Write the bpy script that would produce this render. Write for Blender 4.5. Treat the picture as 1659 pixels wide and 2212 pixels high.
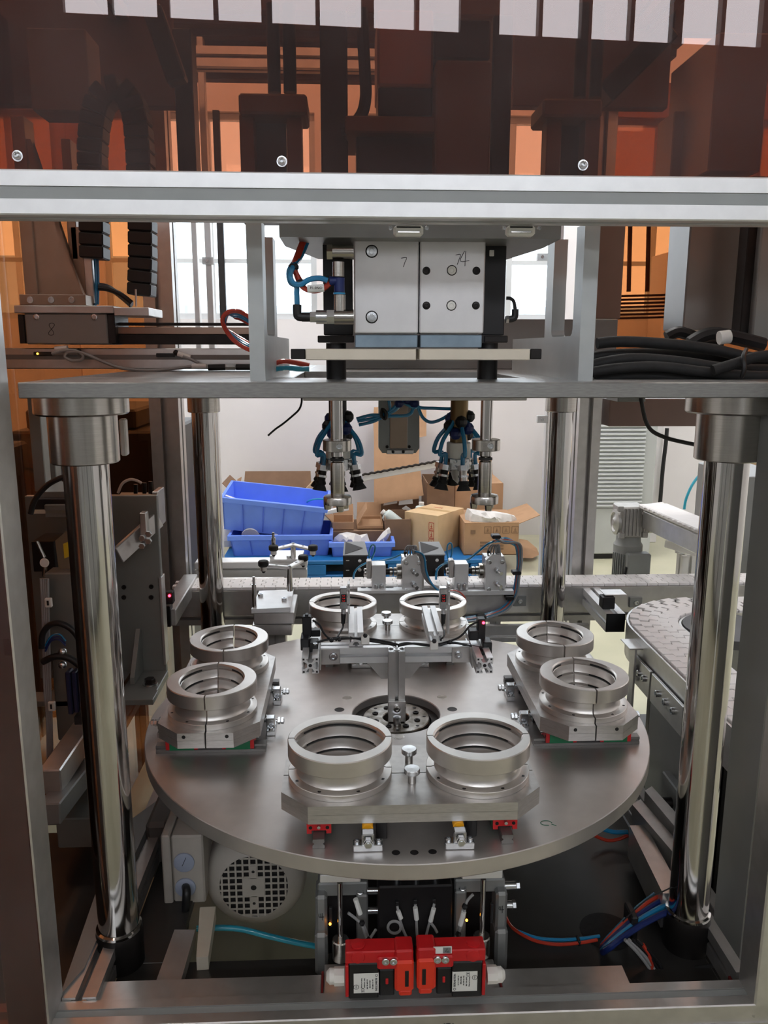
import bpy, math, random
from mathutils import Vector, Matrix
random.seed(7)
for o in list(bpy.data.objects): bpy.data.objects.remove(o)
S = bpy.context.scene
COL = S.collection
PI = math.pi
# ------------------------------------------------------------------ camera
W, H, F = 1659.0, 2212.0, 1742.0
TH, PS, RO = 0.1999, 0.0437, 0.0018
CAM = Vector((-0.1122, -1.8593, 1.5))
FW = Vector((math.sin(PS)*math.cos(TH), math.cos(PS)*math.cos(TH), -math.sin(TH)))
R0 = Vector((math.cos(PS), -math.sin(PS), 0)); U0 = R0.cross(FW)
RT = R0*math.cos(RO)+U0*math.sin(RO); UP = U0*math.cos(RO)-R0*math.sin(RO)
cd = bpy.data.cameras.new('camera'); cam = bpy.data.objects.new('camera', cd); COL.objects.link(cam)
cd.sensor_fit = 'VERTICAL'; cd.sensor_height = 24; cd.lens = 24*F/H; cd.clip_start = .02; cd.clip_end = 200
cam.matrix_world = Matrix(((RT.x, UP.x, -FW.x, CAM.x), (RT.y, UP.y, -FW.y, CAM.y), (RT.z, UP.z, -FW.z, CAM.z), (0, 0, 0, 1)))
S.camera = cam
# ------------------------------------------------------------------ light
S.view_settings.view_transform = 'Standard'; S.view_settings.look = 'None'
S.view_settings.gamma = 1.0; S.view_settings.use_curve_mapping = False
S.view_settings.exposure = 0.0
wd = bpy.data.worlds.new('sky'); S.world = wd; wd.use_nodes = True
wb = wd.node_tree.nodes['Background']; wb.inputs[0].default_value = (.86, .93, 1, 1); wb.inputs[1].default_value = 4.0
WINDOW_POWER = 6.0      # the tall daylight windows behind the camera
LAMP_POWER = 26.0
REAR_FILL = 165.0        # added unseen fill lamps that brighten the back wall

def ray(px, py):
    return FW + RT*((px-W/2)/F) - UP*((py-H/2)/F)
def at(px, py, Y):
    d = ray(px, py); return CAM + d*((Y-CAM.y)/d.y)
def atz(px, py, z):
    d = ray(px, py); return CAM + d*((z-CAM.z)/d.z)
def atx(px, py, X):
    d = ray(px, py); return CAM + d*((X-CAM.x)/d.x)

# ------------------------------------------------------------------ materials
def lin(c):
    return tuple(((v/255)/12.92 if v/255 <= .04045 else ((v/255+.055)/1.055)**2.4) for v in c)
MATS = {}
def mat(name, col, rough=.5, metal=0.0, noise=0.0, scale=40.0, bump=0.0, stretch=(1, 1, 1), spec=.5, trans=0.0, coat=0.0, col2=None, alpha=1.0, ior=1.45):
    if name in MATS: return MATS[name]
    m = bpy.data.materials.new(name); m.use_nodes = True; nt = m.node_tree
    b = nt.nodes['Principled BSDF']; c = (*lin(col), 1)
    b.inputs['Base Color'].default_value = c; b.inputs['Roughness'].default_value = rough
    b.inputs['Metallic'].default_value = metal; b.inputs['Specular IOR Level'].default_value = spec
    b.inputs['Transmission Weight'].default_value = trans; b.inputs['Coat Weight'].default_value = coat
    b.inputs['Alpha'].default_value = alpha; b.inputs['IOR'].default_value = ior
    if noise or bump:
        tc = nt.nodes.new('ShaderNodeTexCoord'); mp = nt.nodes.new('ShaderNodeMapping'); mp.inputs['Scale'].default_value = stretch
        nz = nt.nodes.new('ShaderNodeTexNoise'); nz.inputs['Scale'].default_value = scale; nz.inputs['Detail'].default_value = 4
        nt.links.new(tc.outputs['Object'], mp.inputs[0]); nt.links.new(mp.outputs[0], nz.inputs['Vector'])
        if noise:
            mx = nt.nodes.new('ShaderNodeMix'); mx.data_type = 'RGBA'
            k = 1-noise; c2 = (*lin(col2), 1) if col2 else (c[0]*k, c[1]*k, c[2]*k, 1)
            rp = nt.nodes.new('ShaderNodeMapRange'); rp.inputs[1].default_value = .35; rp.inputs[2].default_value = .65
            nt.links.new(nz.outputs[0], rp.inputs[0]); nt.links.new(rp.outputs[0], mx.inputs[0])
            mx.inputs[6].default_value = c; mx.inputs[7].default_value = c2
            nt.links.new(mx.outputs[2], b.inputs['Base Color'])
            rr = nt.nodes.new('ShaderNodeMapRange'); rr.inputs[3].default_value = max(0, rough*(1-.5*noise)); rr.inputs[4].default_value = min(1, rough*(1+.5*noise))
            nt.links.new(nz.outputs[0], rr.inputs[0]); nt.links.new(rr.outputs[0], b.inputs['Roughness'])
        if bump:
            bp = nt.nodes.new('ShaderNodeBump'); bp.inputs['Strength'].default_value = bump; bp.inputs['Distance'].default_value = .002
            nt.links.new(nz.outputs[0], bp.inputs['Height']); nt.links.new(bp.outputs[0], b.inputs['Normal'])
    MATS[name] = m; return m
def emit(name, col, s):
    if name in MATS: return MATS[name]
    m = bpy.data.materials.new(name); m.use_nodes = True; nt = m.node_tree
    for n in list(nt.nodes): nt.nodes.remove(n)
    e = nt.nodes.new('ShaderNodeEmission'); o = nt.nodes.new('ShaderNodeOutputMaterial')
    e.inputs[0].default_value = (*lin(col), 1); e.inputs[1].default_value = s; nt.links.new(e.outputs[0], o.inputs[0])
    MATS[name] = m; return m
def sheet(name, tint, ior=1.49, rough=0.0, dust_haze=0.0):
    """thin clear or tinted plastic sheet: tinted see-through plus mirror by Fresnel plus a grey haze put into the colour as dust"""
    m = bpy.data.materials.new(name); m.use_nodes = True; nt = m.node_tree
    for n in list(nt.nodes): nt.nodes.remove(n)
    t = nt.nodes.new('ShaderNodeBsdfTransparent'); t.inputs[0].default_value = (*tint, 1)
    g = nt.nodes.new('ShaderNodeBsdfGlossy'); g.inputs['Roughness'].default_value = rough
    fr = nt.nodes.new('ShaderNodeFresnel'); ge = nt.nodes.new('ShaderNodeNewGeometry'); mi = nt.nodes.new('ShaderNodeMapRange')
    mi.inputs[3].default_value = ior; mi.inputs[4].default_value = 1/ior
    nt.links.new(ge.outputs['Backfacing'], mi.inputs[0]); nt.links.new(mi.outputs[0], fr.inputs[0])
    mx = nt.nodes.new('ShaderNodeMixShader'); o = nt.nodes.new('ShaderNodeOutputMaterial')
    nt.links.new(fr.outputs[0], mx.inputs[0]); nt.links.new(t.outputs[0], mx.inputs[1]); nt.links.new(g.outputs[0], mx.inputs[2])
    out = mx
    if dust_haze:
        df = nt.nodes.new('ShaderNodeBsdfDiffuse'); df.inputs[0].default_value = (.74, .66, .68, 1)  # pale diffuse film adds a grey haze to dark areas
        m2 = nt.nodes.new('ShaderNodeMixShader'); nz = nt.nodes.new('ShaderNodeTexNoise'); nz.inputs['Scale'].default_value = 5; nz.inputs['Detail'].default_value = 6
        tc = nt.nodes.new('ShaderNodeTexCoord'); nt.links.new(tc.outputs['Object'], nz.inputs['Vector'])
        mr = nt.nodes.new('ShaderNodeMapRange'); mr.inputs[1].default_value = .3; mr.inputs[2].default_value = .8; mr.inputs[3].default_value = dust_haze*.5; mr.inputs[4].default_value = dust_haze*1.8
        nt.links.new(nz.outputs[0], mr.inputs[0]); nt.links.new(mr.outputs[0], m2.inputs[0])
        nt.links.new(mx.outputs[0], m2.inputs[1]); nt.links.new(df.outputs[0], m2.inputs[2]); out = m2
    nt.links.new(out.outputs[0], o.inputs[0]); MATS[name] = m; return m

ALU = mat('anodised_aluminium', (205, 203, 201), .36, .85, .10, 30, .02, (1, 1, 1))
ALUW = mat('bright_aluminium', (228, 228, 228), .42, .6, .06, 30, .02)
MILL = mat('machined_aluminium', (200, 197, 194), .40, .85, .12, 60, .03, (1, 1, 6))
TTM = mat('turntable_aluminium', (204, 199, 195), .42, .85, .10, 14, .02)
PLATE = mat('ground_steel_plate', (168, 167, 165), .32, .9, .18, 60, .03, (1, 1, 8))
CHROME = mat('polished_steel', (196, 194, 192), .10, 1.0, .05, 8, 0, (1, 1, .2))
STEEL = mat('turned_steel', (182, 178, 172), .22, 1.0, .12, 90, .02, (.2, .2, 8))
ZINC = mat('zinc_plated_steel', (206, 208, 210), .24, .95, .10, 60)
BLUEZ = mat('blue_zinc_steel', (138, 156, 170), .4, .6, .25, 25)
DSTEEL = mat('dark_oxide_steel', (46, 43, 42), .42, .7, .2, 40)
GREYM = mat('grey_coated_sheet', (140, 141, 140), .42, .5, .08, 8, .01)
BLACK = mat('black_anodised', (34, 32, 33), .42, .25, .1, 40)
BLKP = mat('black_plastic', (26, 26, 28), .45, 0, .1, 60)
RUB = mat('black_rubber', (30, 29, 29), .7, 0, .2, 80, .15)
WHITEP = mat('white_plastic', (232, 230, 224), .42, 0, .04, 30)
CHAINW = mat('conveyor_white_plastic', (238, 234, 232), .5, 0, .04, 30)
WHITEA = mat('white_anodised_block', (222, 220, 220), .40, .35, .05, 30)
CREAM = mat('cream_ground_plate', (222, 212, 194), .45, .3, .05, 30)
MOTORG = mat('grey_motor_enamel', (172, 165, 156), .45, 0, .06, 30, .05)
RED = mat('red_plastic', (196, 30, 34), .42, 0, .08, 40)
ORED = mat('orange_red_plastic', (228, 58, 34), .42, 0, .06, 40)
GREEN = mat('green_plastic', (10, 110, 70), .45, 0, .1, 40)
YEL = mat('yellow_spring', (235, 165, 20), .4, 0, .1, 40)
BLUET = mat('blue_air_tube', (36, 128, 176), .22, 0, .1, 30, 0, coat=.5)
CYANT = mat('teal_air_tube', (40, 150, 176), .25, 0, .1, 30, 0, coat=.5)
DBLUE = mat('navy_plastic', (22, 40, 98), .4, 0, .1, 40)
REDT = mat('red_air_tube', (190, 62, 44), .25, 0, .1, 30, 0, coat=.5)
GREYC = mat('grey_cable', (150, 150, 150), .5, 0, .05, 40)
LABEL = mat('paper_label', (232, 232, 228), .6, 0, .03, 40)
INK = mat('black_ink', (34, 34, 36), .7)
REDINK = mat('red_ink', (180, 60, 40), .7)
CARD = mat('cardboard', (180, 143, 110), .8, 0, .10, 12, .05)
CARD2 = mat('cardboard_dark', (134, 106, 84), .85, 0, .12, 12, .05)
CARD3 = mat('cardboard_light', (212, 182, 142), .8, 0, .08, 12, .05)
TAPE = mat('packing_tape', (202, 170, 124), .3, 0, .05, 12)
FILM = mat('crumpled_film', (225, 222, 220), .3, 0, .12, 30, .4)
BINB = mat('blue_bin_plastic', (112, 150, 248), .42, 0, .06, 10)
BINR = mat('blue_bin_rib', (80, 112, 222), .42, 0, .06, 10)
PALB = mat('blue_pallet', (22, 104, 168), .5, 0, .1, 10)
AMBER = emit('amber_led', (255, 150, 40), 14)
REDLED = emit('red_led', (255, 40, 60), 16)
REDDIG = emit('red_digit', (220, 40, 40), .7)
ACR = sheet('red_brown_acrylic', (.53, .31, .213), 1.49, 0, .034)
ACRS = sheet('orange_acrylic', (.58, .34, .19), 1.49, 0, .008)
CLEAR = sheet('clear_glass', (.93, .95, .96), 1.45)

# ------------------------------------------------------------------ mesh builder
def frame(a, b, up=None):
    z = (b-a).normalized(); u = Vector(up) if up else (Vector((0, 0, 1)) if abs(z.z) < .9 else Vector((0, 1, 0)))
    x = u.cross(z).normalized(); y = z.cross(x)
    return x, y, z
ORG = {}     # world origin of the thing an object belongs to
class MB:
    def __init__(s): s.v = []; s.f = []
    def add(s, vs, fs):
        k = len(s.v); s.v += [Vector(v) for v in vs]; s.f += [tuple(i+k for i in f) for f in fs]; return s
    def box(s, c, size, ch=.0012, M=None):
        hx, hy, hz = [abs(q)/2 for q in size]; ch = min(ch, hx*.45, hy*.45, hz*.45); vs = []; ix = {}
        for sx in (-1, 1):
            for sy in (-1, 1):
                for sz in (-1, 1):
                    for a in range(3):
                        h = [hx-ch, hy-ch, hz-ch]; h[a] = (hx, hy, hz)[a]
                        ix[(sx, sy, sz, a)] = len(vs); vs.append(Vector((sx*h[0], sy*h[1], sz*h[2])))
        fs = []
        def g(sg, a): return ix[(sg[0], sg[1], sg[2], a)]
        for a in range(3):
            b, c2 = (a+1) % 3, (a+2) % 3
            for q in (-1, 1):
                f = []
                for sb, sc in ((-1, -1), (1, -1), (1, 1), (-1, 1)):
                    sg = [0, 0, 0]; sg[a] = q; sg[b] = sb; sg[c2] = sc; f.append(g(sg, a))
                fs.append(tuple(f if q > 0 else f[::-1]))
            for sb in (-1, 1):
                for sc in (-1, 1):
                    lo = [0, 0, 0]; hi = [0, 0, 0]; lo[a] = -1; hi[a] = 1; lo[b] = hi[b] = sb; lo[c2] = hi[c2] = sc
                    f = [g(lo, b), g(hi, b), g(hi, c2), g(lo, c2)]; fs.append(tuple(f if sb*sc > 0 else f[::-1]))
        for sx in (-1, 1):
            for sy in (-1, 1):
                for sz in (-1, 1):
                    f = [g((sx, sy, sz), a) for a in range(3)]; fs.append(tuple(f if sx*sy*sz > 0 else f[::-1]))
        c = Vector(c)
        return s.add([(M @ v if M else v)+c for v in vs], fs)
    def bx(s, x0, x1, y0, y1, z0, z1, ch=.0012):
        return s.box(((x0+x1)/2, (y0+y1)/2, (z0+z1)/2), (x1-x0, y1-y0, z1-z0), ch)
    def bar(s, a, b, w, h, up=None, ch=.0012):
        a = Vector(a); b = Vector(b); x, y, z = frame(a, b, up)
        return s.box((a+b)/2, (w, h, (b-a).length), ch, Matrix((x, y, z)).transposed())
    def cyl(s, a, b, r, r2=None, n=20, cap=True, ch=0):
        a = Vector(a); b = Vector(b); x, y, z = frame(a, b); r2 = r if r2 is None else r2; L = (b-a).length
        pr = [(r, 0), (r2, L)]
        if ch: pr = [(r-ch, 0), (r, ch), (r2, L-ch), (r2-ch, L)]
        return s.lathe(pr, a, (x, y, z), n, cap)
    def lathe(s, prof, c, fr=None, n=32, cap=True, a0=0, a1=2*PI):
        x, y, z = fr if fr else (Vector((1, 0, 0)), Vector((0, 1, 0)), Vector((0, 0, 1))); c = Vector(c)
        full = abs(a1-a0-2*PI) < 1e-6; m = n if full else n+1; vs = []; fs = []
        for r, h in prof:
            for i in range(m):
                t = a0+(a1-a0)*i/n; vs.append(c+x*(r*math.cos(t))+y*(r*math.sin(t))+z*h)
        for j in range(len(prof)-1):
            for i in range(n):
                k = (i+1) % m; fs.append((j*m+i, j*m+k, (j+1)*m+k, (j+1)*m+i))
        if cap and full:
            if prof[0][0] > 1e-6: fs.append(tuple(range(m))[::-1])
            if prof[-1][0] > 1e-6: fs.append(tuple((len(prof)-1)*m+i for i in range(m)))
        return s.add(vs, fs)
    def prism(s, poly, fn):
        """poly: list of 2-D points; fn(u, v, k) -> world point for k = 0, 1"""
        n = len(poly); vs = [fn(u, v, 0) for u, v in poly]+[fn(u, v, 1) for u, v in poly]
        fs = [tuple(range(n))[::-1], tuple(range(n, 2*n))]+[(i, (i+1) % n, n+(i+1) % n, n+i) for i in range(n)]
        a, b, c = Vector(vs[0]), Vector(vs[1]), Vector(vs[n])
        ar = sum(poly[i][0]*poly[(i+1) % n][1]-poly[(i+1) % n][0]*poly[i][1] for i in range(n))
        e1 = Vector(fn(1, 0, 0))-Vector(fn(0, 0, 0)); e2 = Vector(fn(0, 1, 0))-Vector(fn(0, 0, 0)); e3 = Vector(vs[n])-a
        if ar*e1.cross(e2).dot(e3) < 0: fs = [f[::-1] for f in fs]
        return s.add(vs, fs)
    def px(s, poly, x0, x1): return s.prism(poly, lambda u, v, k: (x1 if k else x0, u, v))
    def py(s, poly, y0, y1): return s.prism(poly, lambda u, v, k: (u, y1 if k else y0, v))
    def pz(s, poly, z0, z1): return s.prism(poly, lambda u, v, k: (u, v, z1 if k else z0))
    def tube(s, pts, r, n=8, sub=5, closed=False):
        P = [Vector(p) for p in pts]
        if sub > 1 and len(P) > 2:
            q = []; N = len(P)
            for i in range(N if closed else N-1):
                p0 = P[i-1] if (i or closed) else P[0]; p1 = P[i]; p2 = P[(i+1) % N]; p3 = P[(i+2) % N] if (closed or i+2 < N) else p2
                for j in range(sub):
                    t = j/sub; q.append(.5*((2*p1)+(p2-p0)*t+(2*p0-5*p1+4*p2-p3)*t*t+(3*p1-p0-3*p2+p3)*t**3))
            if not closed: q.append(P[-1])
            P = q
        N = len(P); vs = []; fs = []; up = None
        for i in range(N):
            d = (P[(i+1) % N]-P[i-1]) if closed else (P[min(i+1, N-1)]-P[max(i-1, 0)])
            d.normalize()
            if up is None: up = Vector((0, 0, 1)) if abs(d.z) < .9 else Vector((1, 0, 0))
            x = up.cross(d).normalized(); y = d.cross(x); up = y
            for k in range(n):
                t = 2*PI*k/n; vs.append(P[i]+x*(r*math.cos(t))+y*(r*math.sin(t)))
        for i in range(N if closed else N-1):
            j = (i+1) % N
            for k in range(n): fs.append((i*n+k, i*n+(k+1) % n, j*n+(k+1) % n, j*n+k))
        if not closed: fs += [tuple(range(n))[::-1], tuple((N-1)*n+k for k in range(n))]
        return s.add(vs, fs)
    def ball(s, c, r, n=12, sz=1.0):
        m = n//2; return s.lathe([(r*math.sin(PI*i/m), -r*sz*math.cos(PI*i/m)) for i in range(m+1)], c, None, n, False)
    def profile(s, a, b, size=.04, up=None, w=None):
        """open T-slot aluminium extrusion from a to b"""
        a = Vector(a); b = Vector(b); x, y, z = frame(a, b, up); h = size/2; k = size/.04
        o, t, wd, d, c = .0042*k, .003*k, .009*k, .0125*k, .0045*k
        sd = [(-h, h), (-o, h), (-o, h-t), (-wd, h-t), (-wd, h-t-.003*k), (-c, h-d), (c, h-d), (wd, h-t-.003*k), (wd, h-t), (o, h-t), (o, h)]
        poly = []
        for q in range(4):
            cs, sn = [(1, 0), (0, -1), (-1, 0), (0, 1)][q]
            poly += [(u*cs-v*sn, u*sn+v*cs) for u, v in sd]
        return s.prism(poly, lambda u, v, kk: (b if kk else a)+x*u+y*v)
    def flat(s, pts, th, nrm):
        """thin sheet polygon with real thickness along nrm"""
        n = len(pts); nn = Vector(nrm).normalized()*th; vs = [Vector(p) for p in pts]+[Vector(p)+nn for p in pts]
        return s.add(vs, [tuple(range(n))[::-1], tuple(range(n, 2*n))]+[(i, (i+1) % n, n+(i+1) % n, n+i) for i in range(n)])
    def build(s, name, m, parent=None, origin=None, sharp=.55, smooth=True):
        if parent is not None: O = ORG[parent.name]
        elif origin is not None: O = Vector(origin)
        else:
            xs = [v.x for v in s.v]; ys = [v.y for v in s.v]
            O = Vector(((min(xs)+max(xs))/2, (min(ys)+max(ys))/2, min(v.z for v in s.v)))
        me = bpy.data.meshes.new(name); me.from_pydata([v-O for v in s.v], [], s.f)
        me.materials.append(m)
        if smooth:
            me.polygons.foreach_set('use_smooth', [True]*len(me.polygons)); me.set_sharp_from_angle(angle=sharp)
        me.update(); o = bpy.data.objects.new(name, me); COL.objects.link(o)
        ORG[o.name] = O
        if parent is None: o.location = O
        else: o.parent = parent
        return o
def tag(o, label=None, cat=None, group=None, kind=None):
    if label: o['label'] = label
    if cat: o['category'] = cat
    if group: o['group'] = group
    if kind: o['kind'] = kind
    return o
def thing(name, label, cat, loc, group=None):
    o = bpy.data.objects.new(name, None); o.empty_display_size = .02; COL.objects.link(o); o.location = loc; ORG[o.name] = Vector(loc)
    return tag(o, label, cat, group)
def struct(o): o['kind'] = 'structure'; return o
def dup(o, loc=None, rz=None, label=None, group=None, parent=None):
    c = o.copy(); COL.objects.link(c)
    if parent is not None: c.parent = parent
    if loc is not None: c.location = loc
    if rz is not None: c.rotation_euler = (0, 0, rz)
    if label: c['label'] = label
    if group: c['group'] = group
    for ch in list(o.children): dup(ch, parent=c)
    ORG[c.name] = Vector(c.location); return c
_font = []
def text(body, size, M, name, m, parent, depth=.0003):
    """flat lettering: M maps text space (x right, y up, z out) to the world"""
    cu = bpy.data.curves.new('t', 'FONT'); cu.body = body; cu.size = size; cu.extrude = depth; cu.align_x = 'CENTER'; cu.align_y = 'CENTER'; cu.resolution_u = 2
    to = bpy.data.objects.new('t', cu); COL.objects.link(to); bpy.context.view_layer.update()
    dg = bpy.context.evaluated_depsgraph_get(); me = bpy.data.meshes.new_from_object(to.evaluated_get(dg))
    bpy.data.objects.remove(to); bpy.data.curves.remove(cu)
    O = ORG[parent.name]; me.transform(Matrix.Translation(-O) @ M); me.materials.clear(); me.materials.append(m)
    me.name = name; o = bpy.data.objects.new(name, me); COL.objects.link(o); o.parent = parent; ORG[o.name] = O; return o
def front_m(p, rot=0):   # text facing -Y at p, rotated in its plane
    x = Vector((math.cos(rot), 0, math.sin(rot))); y = Vector((-math.sin(rot), 0, math.cos(rot))); z = Vector((0, -1, 0))
    return Matrix(((x.x, y.x, z.x, p[0]), (x.y, y.y, z.y, p[1]), (x.z, y.z, z.z, p[2]), (0, 0, 0, 1)))
def stroke(strokes, name, m, parent, r=.0009):
    b = MB()
    for st in strokes: b.tube(st, r, 5, 3)
    return b.build(name, m, parent)
def screw(b, c, d, r, h=None, n=14):
    """socket head cap screw at c pointing along d, with a sunk hexagon"""
    c = Vector(c); d = Vector(d).normalized(); h = h or r; x, y, z = frame(c, c+d)
    b.lathe([(r, 0), (r, h*.85), (r*.88, h), (r*.55, h), (r*.5, h*.45), (0, h*.45)], c, (x, y, z), n, False)
def hexn(b, c, d, r, h):
    c = Vector(c); d = Vector(d).normalized(); x, y, z = frame(c, c+d)
    b.lathe([(r*.9, 0), (r, h*.12), (r, h*.88), (r*.85, h)], c, (x, y, z), 6)

def pb(x0, y0, x1, y1, Y0, Y1, ch=.0012, b=None):
    """box whose front face spans the given picture rectangle at depth Y0 and which reaches back to Y1"""
    ym, xm = (y0+y1)/2, (x0+x1)/2; b = b or MB()
    return b.bx(at(x0, ym, Y0).x, at(x1, ym, Y0).x, Y0, Y1, at(xm, y1, Y0).z, at(xm, y0, Y0).z, ch)
def run(name, m, pts, r, label=None, cat=None, parent=None, n=8, sub=5, group=None):
    b = MB(); b.tube(pts, r, n, sub); o = b.build(name, m, parent)
    return tag(o, label, cat, group) if parent is None else o
# ------------------------------------------------------------------ the hall
XL, XR, YF, YB, ZC = -4.2, 4.6, -9.0, 4.55, 5.6
FLOORM = mat('cream_green_epoxy_floor', (204, 202, 176), .34, 0, .10, 3, .02, col2=(190, 190, 164))
WALLM = mat('white_painted_wall', (232, 229, 230), .8, 0, .05, 2.5, .03)
CEILM = mat('grey_ceiling_panels', (150, 146, 142), .8, 0, .1, 2, .02)
b = MB(); b.bx(XL-.2, XR+.2, YF-.2, YB+.3, -.1, 0, 0); struct(b.build('floor', FLOORM))
b = MB(); b.bx(XL-.2, XR+.2, YF-.2, YB+.3, ZC, ZC+.1, 0); struct(b.build('ceiling', CEILM))
WZ0, WZ1 = 1.72, 3.2      # window band of the back wall
wb_ = MB(); wb_.bx(XL, XR, YB, YB+.2, 0, WZ0, 0); wb_.bx(XL, XR, YB, YB+.2, WZ1, ZC, 0)
PIERS = [(XL, -3.6), (-2.25, -1.95), (-.35, -.05), (1.55, 1.85), (3.45, XR)]
for x0, x1 in PIERS: wb_.bx(x0, x1, YB, YB+.2, WZ0, WZ1, 0)
struct(wb_.build('wall_back', WALLM))
FRM = mat('white_window_frame', (206, 210, 212), .45, .2)
for i in range(len(PIERS)-1):
    x0, x1 = PIERS[i][1], PIERS[i+1][0]
    w = thing('window_%d' % (i+1), None, None, ((x0+x1)/2, YB+.08, WZ0)); w['kind'] = 'structure'
    b = MB(); t = .045
    b.bx(x0, x1, YB+.05, YB+.11, WZ0, WZ0+t); b.bx(x0, x1, YB+.05, YB+.11, WZ1-t, WZ1)
    nx = 4
    for k in range(nx+1):
        xx = x0+(x1-x0-t)*k/nx; b.bx(xx, xx+t, YB+.052, YB+.108, WZ0+t, WZ1-t)
    b.bx(x0, x1, YB+.054, YB+.106, WZ0+.42, WZ0+.42+.03)
    b.build('window_frame', FRM, w)
    for k in range(nx):
        xa = x0+(x1-x0-t)*k/nx+t; xb = x0+(x1-x0-t)*(k+1)/nx
        for za, zb in ((WZ0+t, WZ0+.42), (WZ0+.45, WZ1-t)):
            p = MB(); p.bx(xa, xb, YB+.078, YB+.082, za, zb, 0); p.build('pane', CLEAR, w)
b = MB(); b.bx(XL-.2, XL, YF, YB+.2, 0, ZC, 0); struct(b.build('wall_left', WALLM))
b = MB(); b.bx(XR, XR+.2, YF, YB+.2, 0, ZC, 0); struct(b.build('wall_right', WALLM))
# wall behind the camera with rows of tall daylight windows, turned a little against the machine
WY = -8.2; WR = Matrix.Rotation(math.radians(-4.6), 3, 'Z'); WO = Vector((0, WY, 0))
def wp(v): return WR @ Vector(v)+WO
ZB, ZTOP = 4.62, 5.5
DAY = emit('daylight_pane', (244, 248, 255), WINDOW_POWER); DAYH = emit('clerestory_daylight', (240, 246, 255), WINDOW_POWER*2.4)
PAIR0 = -3.62; PW = .455
SPANS = []      # pane spans along the wall, pairs with a pier here and there
for k0 in (-6, -5, -4): pass
edges = [(-4.35, -3.95), (-3.86, -3.46), (-2.80, -2.39), (-2.345, -1.93), (-1.815, -1.40), (-1.355, -.94), (-.835, -.41), (-.37, .045), (.165, .58), (.62, 1.04), (1.44, 1.85), (1.89, 2.30), (2.41, 2.82), (2.865, 3.28), (3.39, 3.81), (3.855, 4.27)]
b = MB()
def wbox(b, x0, x1, y0, y1, z0, z1):
    b.box(wp(((x0+x1)/2, (y0+y1)/2, (z0+z1)/2)), (x1-x0, y1-y0, z1-z0), 0, WR)
b2 = MB()
LOWZ0, LOWZ1 = 1.5, 3.0
wbox(b2, -6, 6, -.2, 0, 0, LOWZ0); wbox(b2, -6, 6, -.2, 0, LOWZ1, ZB); wbox(b2, -6, 6, -.2, 0, ZTOP, ZC+.3)
pv = -6
for x0, x1 in edges:
    wbox(b2, pv, x0, -.2, 0, ZB, ZTOP); pv = x1
wbox(b2, pv, 6, -.2, 0, ZB, ZTOP)
low = [(-4.6, -3.0), (-2.3, -.7), (0.1, 1.7), (2.4, 4.0)]
pv = -6
for x0, x1 in low: wbox(b2, pv, x0, -.2, 0, LOWZ0, LOWZ1); pv = x1
wbox(b2, pv, 6, -.2, 0, LOWZ0, LOWZ1)
struct(b2.build('wall_front', mat('grey_painted_wall', (120, 112, 108), .8, 0, .05, 2.5, .03)))
n = 5
wf = thing('window_%d' % n, None, None, wp((0, -.1, ZB))); wf['kind'] = 'structure'
for x0, x1 in edges:
    p = MB(); wbox(p, x0, x1, -.11, -.10, ZB, ZTOP); p.build('pane', DAYH, wf)
for x0, x1 in low:
    n += 1; w = thing('window_%d' % n, None, None, wp(((x0+x1)/2, -.1, LOWZ0))); w['kind'] = 'structure'
    for k in range(2):
        xa = x0+(x1-x0)*k/2+.03; xb = x0+(x1-x0)*(k+1)/2-.03
        p = MB(); wbox(p, xa, xb, -.11, -.10, LOWZ0, LOWZ1); p.build('pane', DAY, w)
    fb = MB(); wbox(fb, (x0+x1)/2-.03, (x0+x1)/2+.03, -.14, -.06, LOWZ0, LOWZ1); fb.build('window_frame', FRM, w)
# ceiling tube lamps, and added fill lamps over the rear
TUBE = emit('lamp_tube', (255, 248, 240), LAMP_POWER)
LB = mat('white_lamp_housing', (230, 230, 230), .5)
FILL_TUBE = emit('rear_fill_tube', (255, 252, 250), REAR_FILL)
def lamp(xx, yy, m, label):
    t = thing('tube_lamp', label, 'lamp', (xx, yy, 5.0), 'ceiling tube lamps of the hall')
    b = MB(); b.bx(xx-.08, xx+.08, yy-.6, yy+.6, 5.03, 5.08); b.build('housing', LB, t)
    for q in (-.5, .5): b = MB(); b.cyl((xx, yy+q, 5.07), (xx, yy+q, 5.6), .006, n=6); b.build('hanger', LB, t)
    for q in (-1, 1):
        b = MB(); b.cyl((xx+q*.04, yy-.57, 5.0), (xx+q*.04, yy+.57, 5.0), .02, n=10); b.build('tube', m, t)
for yy, rw in ((-4.6, 'over the aisle behind the viewpoint'), (-.6, 'high above the machine')):
    for xx, sd in ((-1.7, 'left'), (1.9, 'right')): lamp(xx, yy, TUBE, 'long ceiling tube lamp %s, %s of centre' % (rw, sd))
for xx, sd in ((-2.6, 'far left'), (-.8, 'left of centre'), (1.0, 'right of centre'), (2.8, 'far right')): lamp(xx, 2.6, FILL_TUBE, 'added ceiling fill lamp between the machine and the back wall, '+sd)  # unseen lamps added to lift the brightness of the rear hall
# outside the back windows: a grey building far off
b = MB(); b.bx(-30, 30, 20, 24, -1, 2.6, 0); b.bx(-12, -5, 18, 20, -1, 3.6, 0)
tag(b.build('distant_building', mat('pale_grey_render', (176, 184, 190), .9, 0, .1, .5)), 'pale grey building seen outside through the back windows', 'building')

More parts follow.
